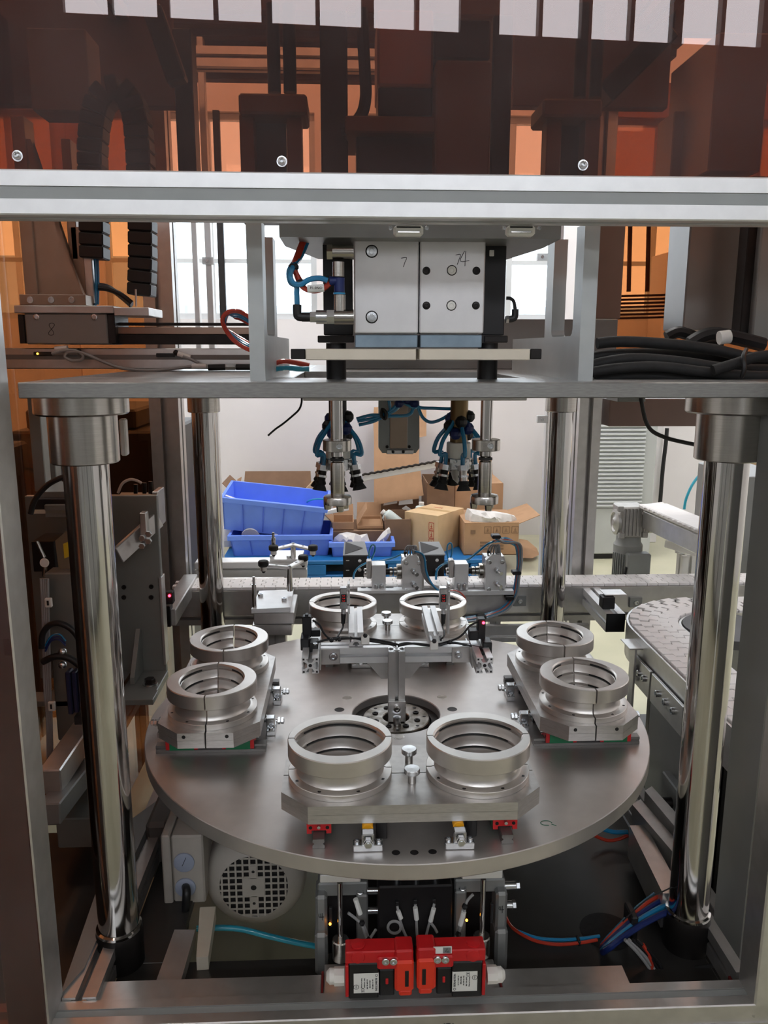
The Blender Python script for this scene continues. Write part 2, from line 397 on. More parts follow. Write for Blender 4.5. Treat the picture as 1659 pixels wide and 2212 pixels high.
# added unseen cabinets that keep window light off the lower front
CABM = mat('light_blocker_grey', (172, 174, 174), .5, .1, .08, 5)  # pale tone picked to bounce fill light back
for i, (x0, x1) in enumerate(((-3.1, -2.0), (-1.85, -.75), (-.62, .42), (.60, 1.7), (1.85, 2.95))):
    t = thing('light_blocker', 'added unseen light blocker across the aisle, number %s from the left' % ['one', 'two', 'three', 'four', 'five'][i], 'cabinet', ((x0+x1)/2, -3.6, 0), 'added light blockers across the aisle')
    b = MB(); b.bx(x0, x1, -3.95, -3.3, .1, 2.0, .01); b.build('body', CABM, t)
    b = MB(); b.bx(x0+.02, x1-.02, -3.9, -3.34, 0, .1, .004); b.build('plinth', BLACK, t)
    for s in (0, 1):
        xa = x0+.01+s*(x1-x0)/2; xb = x0-.01+(s+1)*(x1-x0)/2; b = MB(); b.bx(xa, xb, -3.3, -3.28, .12, 1.98, .004); d = b.build('door', CABM, t)
        b = MB(); xh = xb-.05 if s == 0 else xa+.05; b.bx(xh-.012, xh+.012, -3.28, -3.25, .9, 1.08, .004); b.build('handle', BLACK, d)

# ------------------------------------------------------------------ machine frame
ZT = .6133                      # turntable top
FY = -.66; PF = .06
mf = thing('machine_frame', 'silver aluminium profile frame around the whole rotary machine', 'frame', (0, -.63, .02))
def slot_beam(p0, p1, size, name='beam', m=ALUW, faces=((0, -1, 0),), parent=mf, half=.0085):
    """closed square profile with a shallow grey strip channel on the given faces"""
    p0 = Vector(p0); p1 = Vector(p1); b = MB(); x, y, z = frame(p0, p1); h = size/2
    g = half; d = .0035
    sd = [(-h+.002, h), (-g, h), (-g, h-d), (g, h-d), (g, h), (h-.002, h), (h, h-.002)]
    poly = []
    for q in range(4):
        cs, sn = [(1, 0), (0, -1), (-1, 0), (0, 1)][q]
        poly += [(u*cs-v*sn, u*sn+v*cs) for u, v in sd]
    b.prism(poly, lambda u, v, k: (p1 if k else p0)+x*u+y*v)
    o = b.build(name, m, parent)
    s = MB()
    L = (p1-p0).length; Mx = Matrix((x, y, z)).transposed()
    for f in faces:
        f = Vector(f); fx = abs(f.dot(x)) > .5
        s.box((p0+p1)/2+f*(h-d+.0008), (.0012 if fx else 2*g-.001, 2*g-.001 if fx else .0012, L-.002), 0, Mx)
    s.build('slot_strip', mat('grey_slot_strip', (150, 153, 152), .5, .1, .05, 20), o)
    return o
# top front beam
slot_beam((-1.05, FY+.03, 1.711), (1.15, FY+.03, 1.711), .060, 'front_top_beam', faces=((0, -1, 0), (0, 0, -1)))
b = MB(); b.bx(-.700, -.631, FY, FY+.072, .33, 1.681, .003); b.build('front_post', ALU, mf)
b = MB(); b.bx(.600, .660, FY, FY+.062, .33, 1.681, .003); b.build('front_post', ALU, mf)
slot_beam((-1.05, FY+.03, .33), (1.15, FY+.03, .33), .060, 'front_bottom_beam', ALU, faces=((0, 0, 1),))
stroke([[(.055+.012*math.cos(t), FY-.0006, .330+.016*math.sin(t)) for t in (2.2, 2.7, 3.14, 3.6, 4.1)], [(.055+.012*math.cos(t), FY-.0006, .330+.016*math.sin(t)) for t in (-.9, -.4, 0, .4, .9)],
        [(.050, FY-.0006, .342), (.058, FY-.0006, .342), (.054, FY-.0006, .333), (.060, FY-.0006, .327), (.056, FY-.0006, .319), (.049, FY-.0006, .321)]], 'ink_mark', INK, mf, .0008)
for x in (-.63, .70):
    b = MB(); b.bx(x-.04, x+.02, FY+.01, FY+.05, .06, .30); b.build('leg', ALU, mf)
# rear posts and upper rear beam
for x0, x1 in ((-.80, -.70), (.705, .785)):
    b = MB(); xm = (x0+x1)/2
    b.profile((xm, 1.02, .05), (xm, 1.02, 2.45), x1-x0, (0, 1, 0)); b.build('rear_post', ALU, mf)
b = MB(); b.profile((-.70, 1.02, 2.42), (.705, 1.02, 2.42), .06); b.build('rear_top_beam', ALU, mf)
for x in (-.74, .74):
    b = MB(); b.profile((x, -.60, 2.42), (x, .97, 2.42), .06); b.build('side_top_beam', ALU, mf)
b = MB(); b.profile((-.70, 1.02, .60), (.705, 1.02, .60), .06); b.build('rear_low_beam', ALU, mf)
slot_beam((-1.05, FY+.03, 2.45), (1.15, FY+.03, 2.45), .06, 'front_upper_beam')
for x in (-.68, .72):
    b = MB(); b.bx(x-.03, x+.03, FY+.032, FY+.09, 1.741, 2.39, .003); b.build('upper_post', ALU, mf)
# side sheet beside the right front post
b = MB(); b.bx(.601, .612, FY+.064, FY+.175, .395, 1.42, .002); b.build('side_sheet', GREYM, mf)
# lower depth beams
for a, c, w in (((-.60, -.60, .335), (-.60, 1.0, .335), .06), ((.63, -.59, .335), (.63, 1.0, .335), .06)):
    b = MB(); b.profile(a, c, w); b.build('side_low_beam', ALU, mf)

# tinted sheets
def acrylic(name, label, x0, x1, y0, y1, z0, z1, m=ACR):
    b = MB(); b.bx(x0, x1, y0, y1, z0, z1, 0); return tag(b.build(name, m), label, 'panel')
acrylic('acrylic_panel', 'dark red-brown transparent panel above the front beam, reflecting white windows', -1.05, 1.15, -.636, -.631, 1.7425, 2.418)
acrylic('acrylic_panel', 'dark red-brown transparent panel on the left front post', -1.05, -.632, FY-.008, FY-.003, .05, 1.68)
acrylic('acrylic_panel', 'orange transparent panel along the left side of the machine', -1.046, -1.04, -.55, 1.04, .12, 2.38, ACRS)
acrylic('acrylic_panel', 'orange transparent panel at the back left, between the side and the rear post', -1.046, -.803, 1.05, 1.056, .12, 2.38, ACRS)
acrylic('acrylic_panel', 'orange transparent panel at the back right, beside the rear post', .79, 1.156, 1.05, 1.056, 1.46, 2.38, ACRS)
acrylic('acrylic_panel', 'orange transparent panel along the right side of the machine', 1.15, 1.156, -.55, 1.04, 1.46, 2.38, ACRS)
acrylic('acrylic_panel', 'low orange transparent panel left of the turntable', -.735, -.73, .02, .95, .285, .60, ACRS)
for px, py in ((38, 337), (609, 349), (1259, 357)):
    p = at(px, py, -.637); t = thing('panel_bolt', 'button head bolt holding the dark red panel, '+{38: 'far left', 609: 'middle', 1259: 'right'}[px], 'bolt', p, 'panel bolts above the beam')
    b = MB(); b.lathe([(.0075, 0), (.0075, .001), (0.0045, .0012)], p, (Vector((1, 0, 0)), Vector((0, 0, 1)), Vector((0, -1, 0))), 18, False); b.build('washer', ZINC, t)
    b = MB(); b.lathe([(.0058, .001), (.0056, .003), (.004, .0048), (.0022, .0054), (.002, .003), (0, .003)], p, (Vector((1, 0, 0)), Vector((0, 0, 1)), Vector((0, -1, 0))), 18, False); b.build('bolt_head', ZINC, t)

# ------------------------------------------------------------------ bench plate and columns
PT, PB = 1.4473, 1.4225
b = MB(); b.bx(-.628, .90, -.565, -.36, PB, PT, .0015)       # front strip
b.bx(-.628, -.215, -.36, .80, PB, PT, .0015); b.bx(.215, .90, -.36, .80, PB, PT, .0015); b.bx(-.215, .215, .06, .80, PB, PT, .0015)
tag(b.build('bench_plate', PLATE), 'thick ground steel plate carried by four polished columns', 'plate')
b = MB(); b.bx(-.19, .195, -.47, .18, PB-.010, PB-.0005)
tag(b.build('under_plate', MILL), 'thinner plate bolted under the thick steel plate', 'plate')
def column(x, y, label, r=.039, fl=.079, zb=.30, c2=.058):
    t = thing('guide_column', label, 'column', (x, y, zb), 'polished columns under the steel plate')
    b = MB(); b.cyl((x, y, zb+.075), (x, y, PB-.10), r, n=64); b.build('shaft', CHROME, t)
    b = MB(); b.lathe([(r, PB-.118), (c2-.002, PB-.118), (c2, PB-.116), (c2, PB-.034), (c2-.0, PB-.032)], (x, y, 0), None, 64, False); b.build('collar', STEEL, t)
    b = MB(); b.lathe([(c2-.001, PB-.034), (fl-.003, PB-.034), (fl, PB-.031), (fl, PB-.0005), (0, PB-.0005)], (x, y, 0), None, 64, False); b.build('flange', STEEL, t)
    b = MB(); b.lathe([(r+.006, zb), (r+.006, zb+.07), (r+.004, zb+.076), (r, zb+.076)], (x, y, 0), None, 48, False); b.build('base_socket', DSTEEL, t)
    b = MB(); b.lathe([(r, zb+.0765), (r+.0045, zb+.0765), (r+.0045, zb+.082), (r, zb+.084)], (x, y, 0), None, 48, False); b.build('wiper_ring', CHROME, t)
    return t
BZ = .30
column(-.573, -.437, 'polished steel column at the front left corner')
column(.572, -.437, 'polished steel column at the front right corner')
column(-.565, .70, 'polished steel column at the back left, beside the feeder', c2=.05, fl=.066)
column(.565, .70, 'polished steel column at the back right, in front of the white conveyor', c2=.05, fl=.066)
BASEM = mat('dark_base_plate', (74, 72, 70), .35, .6, .2, 6, .02)
b = MB(); b.bx(-.16, .598, -.59, .82, BZ-.02, BZ, .001); b.bx(-.57, -.16, -.59, -.445, BZ-.02, BZ, .001); b.bx(-.57, -.465, -.445, .82, BZ-.02, BZ, .001); b.bx(-.465, -.16, .25, .82, BZ-.02, BZ, .001)
tag(b.build('base_plate', BASEM), 'dark steel base plate under the turntable, open at the left', 'plate')
b = MB(); b.bx(-1.03, -.635, -.59, .05, .26, .275, .001); tag(b.build('added_side_plate', BASEM), 'added dark plate left of the machine base, behind the left post', 'plate')  # plate added over the pale floor to darken the lower left
b = MB(); b.bx(.665, 1.12, -.59, 1.0, .10, .115, .001); tag(b.build('added_side_plate', BASEM), 'added dark plate right of the machine base, below the curved conveyor', 'plate')  # added likewise to darken the floor at the lower right

# ------------------------------------------------------------------ turntable
R = .60
tt = thing('turntable', 'large round grey metal turntable carrying four fixtures', 'turntable', (0, 0, ZT-.03))
b = MB(); n = 160
rin = .108
b.lathe([(rin, ZT-.032), (R-.0015, ZT-.032), (R, ZT-.030), (R, ZT-.0015), (R-.0015, ZT), (rin+.002, ZT), (rin, ZT-.002), (rin, ZT-.032)], (0, 0, 0), None, n, False)
b.build('disc', TTM, tt)
b = MB(); b.lathe([(rin-.0005, ZT-.02), (rin-.02, ZT-.02), (rin-.022, ZT-.028)], (0, 0, 0), None, 72, False); b.build('recess_ring', DSTEEL, tt)
HUBM = mat('greasy_hub_steel', (150, 146, 140), .3, .8, .55, 45, .2, col2=(90, 82, 70))
b = MB(); b.lathe([(.106, ZT-.031), (.084, ZT-.031), (.083, ZT-.012), (.081, ZT-.010), (.034, ZT-.010), (.032, ZT-.012), (.032, ZT-.06)], (0, 0, 0), None, 64, False); b.build('hub', HUBM, tt)
b = MB(); b.cyl((0, 0, ZT-.065), (0, 0, ZT-.055), .034, n=32); b.build('hub_bore', DSTEEL, tt)
for k in range(8):
    a = PI/8+k*PI/4; q = .055
    b = MB(); screw(b, (q*math.cos(a), q*math.sin(a), ZT-.0102), (0, 0, 1), .0075, .003); b.build('hub_screw', DSTEEL, tt)
    b = MB(); b.lathe([(.0046, ZT-.0098), (.003, ZT-.0092), (0, ZT-.0092)], (.07*math.cos(a+.39), .07*math.sin(a+.39), 0), None, 12, False); b.build('tapped_hole', BLACK, tt)
def hole(x, y, r, z=ZT, name='bolt_hole', parent=tt, m=BLACK):
    b = MB(); b.lathe([(r*1.18, z+.0001), (r*1.1, z+.0004), (r, z+.0003)], (x, y, 0), None, 16, False)
    b.lathe([(r, z+.00025), (0, z+.0002)], (x, y, 0), None, 16, False); return b.build(name, m, parent)
for k in range(4):
    a = -PI/2+k*PI/2
    for j in (-1, 0, 1):
        aa = a+j*.0585; hole(.565*math.cos(aa), .565*math.sin(aa), .0065)
for k, (q, a) in enumerate(((.1528, 2.488), (.143, 2.963), (.1528, .619), (.143, .118), (.1255, -PI/2), (.143, -2.5), (.143, -.64))):
    b = MB(); cx, cy = q*math.cos(a), q*math.sin(a)
    b.lathe([(.0125, ZT+.0002), (.0105, ZT+.0006), (.0095, ZT+.0004), (.007, ZT-.0005+.0008), (0, ZT+.0003)], (cx, cy, 0), None, 18, False); b.build('countersunk_screw', STEEL if k % 2 == 0 else DSTEEL, tt)
stroke([[(.259+.011*math.cos(t), -.484+.008*math.sin(t), ZT+.0002) for t in (0, 1, 2, 3, 4, 5)], [(.268, -.488, ZT+.0002), (.276, -.494, ZT+.0002)]], 'green_paint_mark', mat('green_marker', (40, 110, 84), .5), tt, .0007)
b = MB(); b.cyl((0, 0, BZ+.001), (0, 0, ZT-.033), .105, n=48); b.build('index_drive', BLACK, tt)

# ------------------------------------------------------------------ fixtures
def make_fixture():
    t = thing('fixture_base', 'x', 'fixture', (0, 0, ZT), 'sliding fixture bases on the turntable')
    L, hw, c = .243, .112, .052; cy = -.425; g = .0016
    for sgn in (-1, 1):
        for k, (z0, z1, e) in enumerate(((ZT+.0425, ZT+.0598, 0), (ZT+.0602, ZT+.0775, .0))):
            if sgn < 0: poly = [(-L+e, cy-g), (-L+e, cy-hw+c), (-L+c, cy-hw+e), (L-c, cy-hw+e), (L-e, cy-hw+c), (L-e, cy-g)]
            else: poly = [(-L+e, cy+g), (L-e, cy+g), (L-e, cy+hw-c), (L-c, cy+hw-e), (-L+c, cy+hw-e), (-L+e, cy+hw-c)]
            b = MB(); b.pz(poly, z0, z1); b.build('upper_plate' if k else 'lower_plate', MILL, t, smooth=False)
    # end face screw holes
    for ex in (-1, 1):
        for yy in (-.046, .046):
            b = MB(); b.cyl((ex*(L+.0002), cy+yy, ZT+.069), (ex*(L-.002), cy+yy, ZT+.069), .0042, n=10); b.build('screw_hole', BLACK, t)
    for x in (-.172, .172):
        b = MB()
        pr = [(-.011, 0), (.011, 0), (.011, .006), (.0075, .009), (.011, .013), (.010, .018), (-.010, .018), (-.011, .013), (-.0075, .009), (-.011, .006)]
        b.py([(x+u, ZT+.0004+v) for u, v in pr], cy-.122, cy+.122); b.build('guide_rail', mat('dull_rail_steel', (128, 126, 124), .45, .8, .1, 40), t)
        for s in (-1, 1):
            y0 = cy+s*.062
            for e in (-1, 1):
                q = MB(); q.py([(x-.0225, ZT+.0405), (x-.0225, ZT+.014), (x-.0135, ZT+.014), (x-.0135, ZT+.0205), (x+.0135, ZT+.0205), (x+.0135, ZT+.014), (x+.0225, ZT+.014), (x+.0225, ZT+.0405)], y0+e*.031-.004, y0+e*.031+.004)
                cap = q.build('carriage_end_seal', RED, t, smooth=False)
                yy = y0+e*.0354
                q = MB(); q.cyl((x, yy, ZT+.031), (x, yy+e*.008, ZT+.031), .0032, n=10); q.build('grease_nipple', ZINC, cap)
                q = MB()
                for d in (-.0155, .0155): q.cyl((x+d, yy, ZT+.0265), (x+d, yy+e*.0006, ZT+.0265), .0034, n=10)
                q.build('seal_screws', DSTEEL, cap)
            b = MB(); b.py([(x-.023, ZT+.0422), (x-.023, ZT+.013), (x-.0125, ZT+.013), (x-.0125, ZT+.0195), (x+.0125, ZT+.0195), (x+.0125, ZT+.013), (x+.023, ZT+.013), (x+.023, ZT+.0422)], y0-.0268, y0+.0268)
            b.build('carriage', GREEN, t, smooth=False)
    for x in (-.083, .083):
        for s in (-1, 1):
            y0 = cy+s*.126
            b = MB(); b.bx(x-.0265, x+.0265, y0-.010, y0+.010, ZT+.0004, ZT+.0135); b.bx(x-.0115, x+.0115, y0-.012, y0+.008, ZT+.0135, ZT+.0365, .002)
            st = b.build('stop_block', ZINC, t)
            for dx in (-.0195, .0195): b = MB(); screw(b, (x+dx, y0, ZT+.0135), (0, 0, 1), .0055, .005); b.build('block_screw', ZINC, st)
            b = MB(); zz = ZT+.026; b.cyl((x, y0+s*.010, zz), (x, y0+s*.030, zz), .004, n=12); hexn(b, (x, y0+s*.014, zz), (0, s, 0), .0085, .007); hexn(b, (x, y0+s*.022, zz), (0, s, 0), .0078, .007); b.build('stop_bolt', ZINC, st)
            b = MB(); b.cyl((x, y0-s*.010, zz+.006), (x, y0-s*.030, zz+.006), .0085, n=16)
            for q in range(4): b.lathe([(.0085, 0), (.0102, .0016), (.0085, .0032)], (x, y0-s*(.011+q*.005), zz+.006), frame(Vector((0, 0, 0)), Vector((0, -s, 0))), 16, False)
            b.build('spring', YEL if s < 0 else ZINC, st)
            b = MB(); b.bx(x+.016, x+.036, y0-s*.040-.012, y0-s*.040+.012, ZT+.0004, ZT+.036); b.build('stop_post', BLACK, st)
    return t
fx = make_fixture()
FXL = ['fixture base nearest the front beam, with red rail seals in front', 'fixture base at the right of the turntable, towards the curved conveyor', 'fixture base at the back, behind the T-shaped sensor stand', 'fixture base at the left of the turntable, beside the feeder']
fx['label'] = FXL[0]
for k in (1, 2, 3): dup(fx, rz=k*PI/2, label=FXL[k])
RINGM = mat('ring_aluminium', (212, 207, 202), .36, .88, .06, 30, .02)
def make_ring():
    z0 = ZT+.0779; t = thing('clamp_ring', 'x', 'ring', (0, 0, z0), 'split clamp rings on the fixtures')
    prof = [(.1, 0), (.1, .0115), (.0992, .0125), (.090, .0125), (.0845, .0145), (.0815, .019), (.0805, .026), (.0805, .0385), (.0895, .0455), (.0985, .0455), (.1, .047), (.1, .0757), (.0985, .0774), (.0745, .0774), (.0715, .0745), (.0715, .0715),
            (.0735, .0700), (.0735, .0675), (.0705, .0655), (.0690, .058), (.0675, .050), (.0665, .0475), (.0685, .0465), (.0685, .0435), (.0655, .0420), (.0640, .034), (.0625, .026), (.0610, .0235), (.0630, .0225), (.0630, .0195), (.060, .018), (.0575, .008), (.0575, 0), (.1, 0)]
    gap = .017
    oo, rc = .0166, .0866
    def lens(t): return (-oo*math.sin(t)+math.sqrt(rc*rc-(oo*math.cos(t))**2))/.0715
    for k in (0, 1):
        b = MB(); a0 = gap+k*PI; a1 = PI-gap+k*PI; nn = 44
        b.lathe(prof, (0, 0, z0), None, nn, False, a0, a1)
        for j in range(13, len(prof)-1):
            for i in range(nn+1):
                v = b.v[j*(nn+1)+i]; f = lens(a0+(a1-a0)*i/nn-k*PI); v.x *= f; v.y *= f
        m = nn+1
        np_ = len(prof)-1
        b.f.append(tuple(j*m for j in range(np_))); b.f.append(tuple(j*m+nn for j in range(np_))[::-1])
        h = b.build('ring_half', RINGM, t, sharp=.5)
        for aa in (.5, 1.15, 1.95, 2.65):
            q = MB(); x, y = .0915*math.cos(aa+k*PI), .0915*math.sin(aa+k*PI); q.lathe([(.0036, z0+.0127), (0, z0+.0128)], (x, y, 0), None, 10, False); q.build('screw_hole', DSTEEL, h)
        for rr, zz in ((.0722, .0688), (.0672, .0450), (.0618, .0210)):
            q = MB(); q.tube([(rr*lens(aa-k*PI)*math.cos(aa), rr*lens(aa-k*PI)*math.sin(aa), z0+zz) for aa in [a0+.45+(a1-a0-.9)*i/24 for i in range(25)]], .0016, 6, 1); q.build('seal', RUB, h)
    b = MB(); b.lathe([(.0570, z0+.001), (.0, z0+.001)], (0, 0, 0), None, 40, False); b.build('floor_disc', MILL, t)
    return t
rg = make_ring(); a_, b_ = .1334, .425; zr = ZT+.0779
RL = [((-a_, -b_), 0, 'front left split ring on the front fixture, above the grey motor'), ((a_, -b_), 0, 'front right split ring on the front fixture'),
      ((b_, -a_), PI/2, 'nearer split ring on the right fixture'), ((b_, a_), PI/2, 'farther split ring on the right fixture, by the curved conveyor'),
      ((a_, b_), 0, 'right split ring on the back fixture, behind a sensor display'), ((-a_, b_), 0, 'left split ring on the back fixture, behind a sensor display'),
      ((-b_, a_), PI/2, 'farther split ring on the left fixture'), ((-b_, -a_), PI/2, 'nearer split ring on the left fixture')]
for i, ((x, y), rz, lb) in enumerate(RL):
    o = rg if i == 0 else dup(rg); o.location = (x, y, zr); o.rotation_euler = (0, 0, rz); o['label'] = 'silver '+lb
def make_knob():
    z0 = ZT+.0779; t = thing('knob_pin', 'x', 'pin', (0, 0, z0), 'round headed pins between the rings')
    b = MB(); b.cyl((0, 0, z0), (0, 0, z0+.021), .0078, n=20); b.build('shank', CHROME, t)
    b = MB(); b.lathe([(.0085, .0195), (.0140, .0195), (.0152, .021), (.0152, .0285), (.0142, .0300), (0, .0302)], (0, 0, z0), None, 24, False); b.build('head', ZINC, t); return t
kn = make_knob()
for i, (x, y, lb) in enumerate(((.003, -.385, 'front fixture, farther from the beam'), (.003, -.462, 'front fixture, nearer to the beam'), (-.003, .388, 'back fixture, nearer to the sensor stand'), (-.003, .462, 'back fixture, farther from the sensor stand'))):
    o = kn if i == 0 else dup(kn); o.location = (x, y, zr); o['label'] = 'round headed silver pin between the rings of the '+lb
# ------------------------------------------------------------------ press unit on the bench plate
YP = -.475
ex, ey, ez = Vector((1, 0, 0)), Vector((0, 1, 0)), Vector((0, 0, 1)); FRN = (ex, ez, -ey)
def counterbore(px, py, Y, r, parent, deep=False, m=ZINC):
    p = at(px, py, Y)
    b = MB(); b.lathe([(r, .0004), (r*.86, .0009), (r*.84, .0003)], p, FRN, 22, False); b.build('bore_rim', DSTEEL, parent)
    b = MB(); b.lathe([(r*.84, .0002), (r*.8, .0016), (r*.42, .0020), (r*.38, .0008), (0, .0008)], p, FRN, 18, False); b.build('cap_screw', m, parent)
t = thing('press_cylinder', 'white square air cylinder marked 7, left of the pair', 'cylinder', at(835, 778, YP), 'pair of air cylinders on the steel plate')
pb(765, 515, 904, 720, YP, YP+.10, .002).build('body', WHITEA, t)
for q in ((803, 543), (803, 685)): counterbore(*q, YP, .0105, t)
p = at(873, 566, YP-.0006); stroke([[p+Vector((-.005, 0, .006)), p+Vector((.004, 0, .007)), p+Vector((.001, 0, -.001)), p+Vector((-.001, 0, -.008))]], 'ink_mark', INK, t, .0005)
pb(767, 723, 902, 751, YP+.004, YP+.095).build('tool_plate', BLUEZ, t)
pb(660, 753.5, 899, 778, YP-.02, YP+.09).build('press_plate', CREAM, t)
pb(628, 753.5, 659.5, 776, YP-.012, YP+.03).build('stop_end', DSTEEL, t)
t2 = thing('press_cylinder', 'white square air cylinder marked 7 and 4, right of the pair', 'cylinder', at(975, 778, YP), 'pair of air cylinders on the steel plate')
pb(907, 515, 1047, 720, YP, YP+.10, .002).build('body', WHITEA, t2)
for q in ((921, 585), (1029, 585), (921, 660), (1028, 660)): counterbore(*q, YP, .0066, t2, m=DSTEEL)
for q in ((976, 584), (975, 660)): counterbore(*q, YP, .0085, t2, m=WHITEP)
p = at(992, 562, YP-.0006); stroke([[p+Vector((-.006, 0, .008)), p+Vector((.002, 0, .009)), p+Vector((-.001, 0, -.001)), p+Vector((-.003, 0, -.007))]], 'ink_mark', INK, t2, .0005)
p = at(1002, 560, YP-.0006); stroke([[p+Vector((.001, 0, .013)), p+Vector((-.006, 0, -.003)), p+Vector((.009, 0, -.002))], [p+Vector((.003, 0, .013)), p+Vector((.002, 0, -.011))]], 'ink_mark', INK, t2, .0005)
pb(908, 723, 1041, 751, YP+.004, YP+.095).build('tool_plate', BLUEZ, t2)
pb(906, 753.5, 1145, 778, YP-.02, YP+.09).build('press_plate', CREAM, t2)
pb(1145.5, 753.5, 1170, 776, YP-.012, YP+.03).build('stop_end', DSTEEL, t2)
for s_, (x0, x1), lb in ((0, (698, 762), 'left'), (1, (1044, 1092), 'right')):
    xm = (x0+x1)/2; p = at(xm, 640, -.40)
    t = thing('guide_unit', 'black guide shaft with bushing at the %s of the white cylinders' % lb, 'shaft', (p.x, -.42, 1.40))
    pb(x0, 508, x1, 724, -.425, -.385).build('housing', BLACK, t)
    xa, xb = (686, 765) if not s_ else (1046, 1097)
    pb(xa, 725, xb, 740, -.44, -.375).build('flange', DSTEEL, t)
    xa, xb = (705, 748) if not s_ else (1031, 1074)
    q0 = at((xa+xb)/2, 800, -.41); b = MB(); b.cyl((q0.x, -.41, 1.43), (q0.x, -.41, at(xm, 741, -.41).z), at(xb, 800, -.41).x-q0.x, n=24); b.build('shaft', BLACK, t)
    if s_: q = MB(); p = at(1062, 547, -.426); q.bx(p.x-.004, p.x+.004, -.428, -.4255, p.z-.005, p.z+.005); q.build('sensor_cap', WHITEP, t)
# top plate of the press
x0 = at(603, 500, -.52).x; x1 = at(1212, 500, -.52).x; zb = at(900, 514, -.52).z
b = MB(); b.pz([(x0, -.52), (x1, -.52), (x1, -.40), (x1-.03, -.20), (x0+.05, -.20), (x0, -.40)], zb, zb+.028)
tag(b.build('press_top_plate', GREYM, smooth=False), 'grey plate above the white cylinders, just under the front beam', 'plate')
# white plastic catches below the beam
for i, (xa, xb) in enumerate(((851, 915), (1096, 1157))):
    p = at((xa+xb)/2, 497, -.605); t = thing('catch', 'small white plastic catch under the beam, %s' % ('above the white cylinders' if i == 0 else 'right of the white cylinders'), 'catch', p, 'catches under the front beam')
    b = MB(); pb(xa, 486, xb, 509, -.605, -.585, .004, b); b.build('body', WHITEP, t)
    b = MB(); pb(xa+8, 499, xb-8, 503, -.6065, -.60, .001, b); b.build('latch_bar', CHROME, t)
    b = MB(); pb(xa+6, 489, xb-6, 492, -.6062, -.60, .001, b); b.build('slot', BLKP, t)
    for k, xx in enumerate((xa-8, xb+7)):
        q = at(xx, 493, -.60); b = MB(); screw(b, q, (0, -1, 0), .0032, .004, 10); b.build('screw', ZINC, t)
# U shaped bracket plates
for s_, lb in ((-1, 'left'), (1, 'right')):
    xm = -.262 if s_ < 0 else .286
    z1 = 1.70; zn = 1.522
    poly = [(-.50, PT), (-.50, z1), (-.452, z1), (-.452, zn+.012), (-.448, zn+.004), (-.44, zn), (-.315, zn), (-.307, zn+.004), (-.303, zn+.012), (-.303, z1), (-.25, z1), (-.25, zn), (.06, zn), (.06, PT)]
    b = MB(); b.px(poly, xm-.0125, xm+.0125)
    tag(b.build('bracket_plate', mat('bracket_aluminium', (178, 181, 180), .45, .5, .08, 20), smooth=False), 'upright U-shaped metal plate %s of the white cylinders' % lb, 'bracket')
# sheet behind the unit on the plate
b = MB(); b.bx(-.16, .60, .30, .306, PT, at(1300, 690, .30).z, .001)
tag(b.build('back_sheet', GREYM), 'low grey metal sheet standing across the steel plate', 'sheet')
# pneumatic fittings on the left cylinder
t = thing('air_fitting', 'nickel air fittings with a blue push-in tee on the white cylinder', 'fitting', at(735, 700, -.49))
Yv = -.50
def seg(b, x0, y0, x1, y1, rpx, Y=Yv, n=18):
    b.cyl(at(x0, y0, Y), at(x1, y1, Y), rpx*(1.38/F), n=n); return b
b = MB(); seg(b, 722, 685, 764, 685, 15.5); b.build('lower_body', STEEL, t)
b = MB(); seg(b, 706, 685, 723, 685, 16, n=6); b.build('hex_nut', ZINC, t)
b = MB(); seg(b, 683, 685, 707, 685, 14); b.build('valve_sleeve', ZINC, t)
b = MB(); seg(b, 670, 685, 683, 685, 12, n=6); b.build('small_nut', ZINC, t)
b = MB(); seg(b, 734, 672, 734, 637, 12, n=18); b.build('riser', STEEL, t)
b = MB(); seg(b, 733, 636, 733, 632, 12.5); b.build('blue_collar', BLUET, t)
b = MB(); seg(b, 733, 631, 733, 600, 11); seg(b, 733, 607, 712, 607, 9); b.build('tee', DBLUE, t)
b = MB(); seg(b, 731, 598, 731, 566, 12); b.build('upper_riser', STEEL, t)
b = MB(); seg(b, 707, 545, 764, 545, 14.5); b.build('upper_body', STEEL, t)
b = MB(); seg(b, 706, 545, 718, 545, 17, n=6); b.build('upper_nut', STEEL, t)
b = MB(); b.tube([at(660, 685, Yv), at(645, 684, Yv), at(642, 676, Yv), at(642, 658, Yv)], 9*1.38/F, 10, 4); seg(b, 670, 685, 652, 685, 9.5); b.build('elbow', BLKP, t)
def tb(name, m, pts, r, label, Y=Yv, cat='tube', n=8, group=None):
    return run(name, m, [at(x, y, (Y if len(q) == 0 else q[0])) for x, y, *q in pts], r, label, cat, n=n, group=group)
tb('air_tube', BLUET, [(642, 660), (641, 635), (640, 618), (628, 610), (624, 590), (630, 575), (645, 555, -.47), (658, 525, -.45), (664, 505, -.44)], .0044, 'blue air tube rising from the black elbow at the white cylinder')
tb('air_tube', BLUET, [(708, 606), (690, 601), (668, 604), (650, 614), (634, 612), (627, 596), (632, 578), (648, 556, -.465), (662, 525, -.445), (668, 505, -.435)], .0044, 'blue air tube looping into the navy tee, upper run', Y=-.51)
tb('air_tube', REDT, [(712, 612), (700, 622), (680, 628), (660, 624), (648, 612), (640, 592), (634, 575), (642, 550, -.475), (652, 525, -.46), (660, 505, -.45)], .0044, 'red air tube beside the navy tee, nearest the viewer')
tb('air_tube', REDT, [(655, 615), (645, 600), (637, 578), (648, 545, -.465), (658, 520, -.45), (664, 505, -.445)], .0042, 'red air tube tied behind the other red one', Y=-.49)
b = MB(); b.cyl(at(664, 624, -.515), at(700, 622, -.515), .0062, n=10); tm = tag(b.build('tube_marker', LABEL), 'white lettered marker sleeve on the red air tube', 'marker')
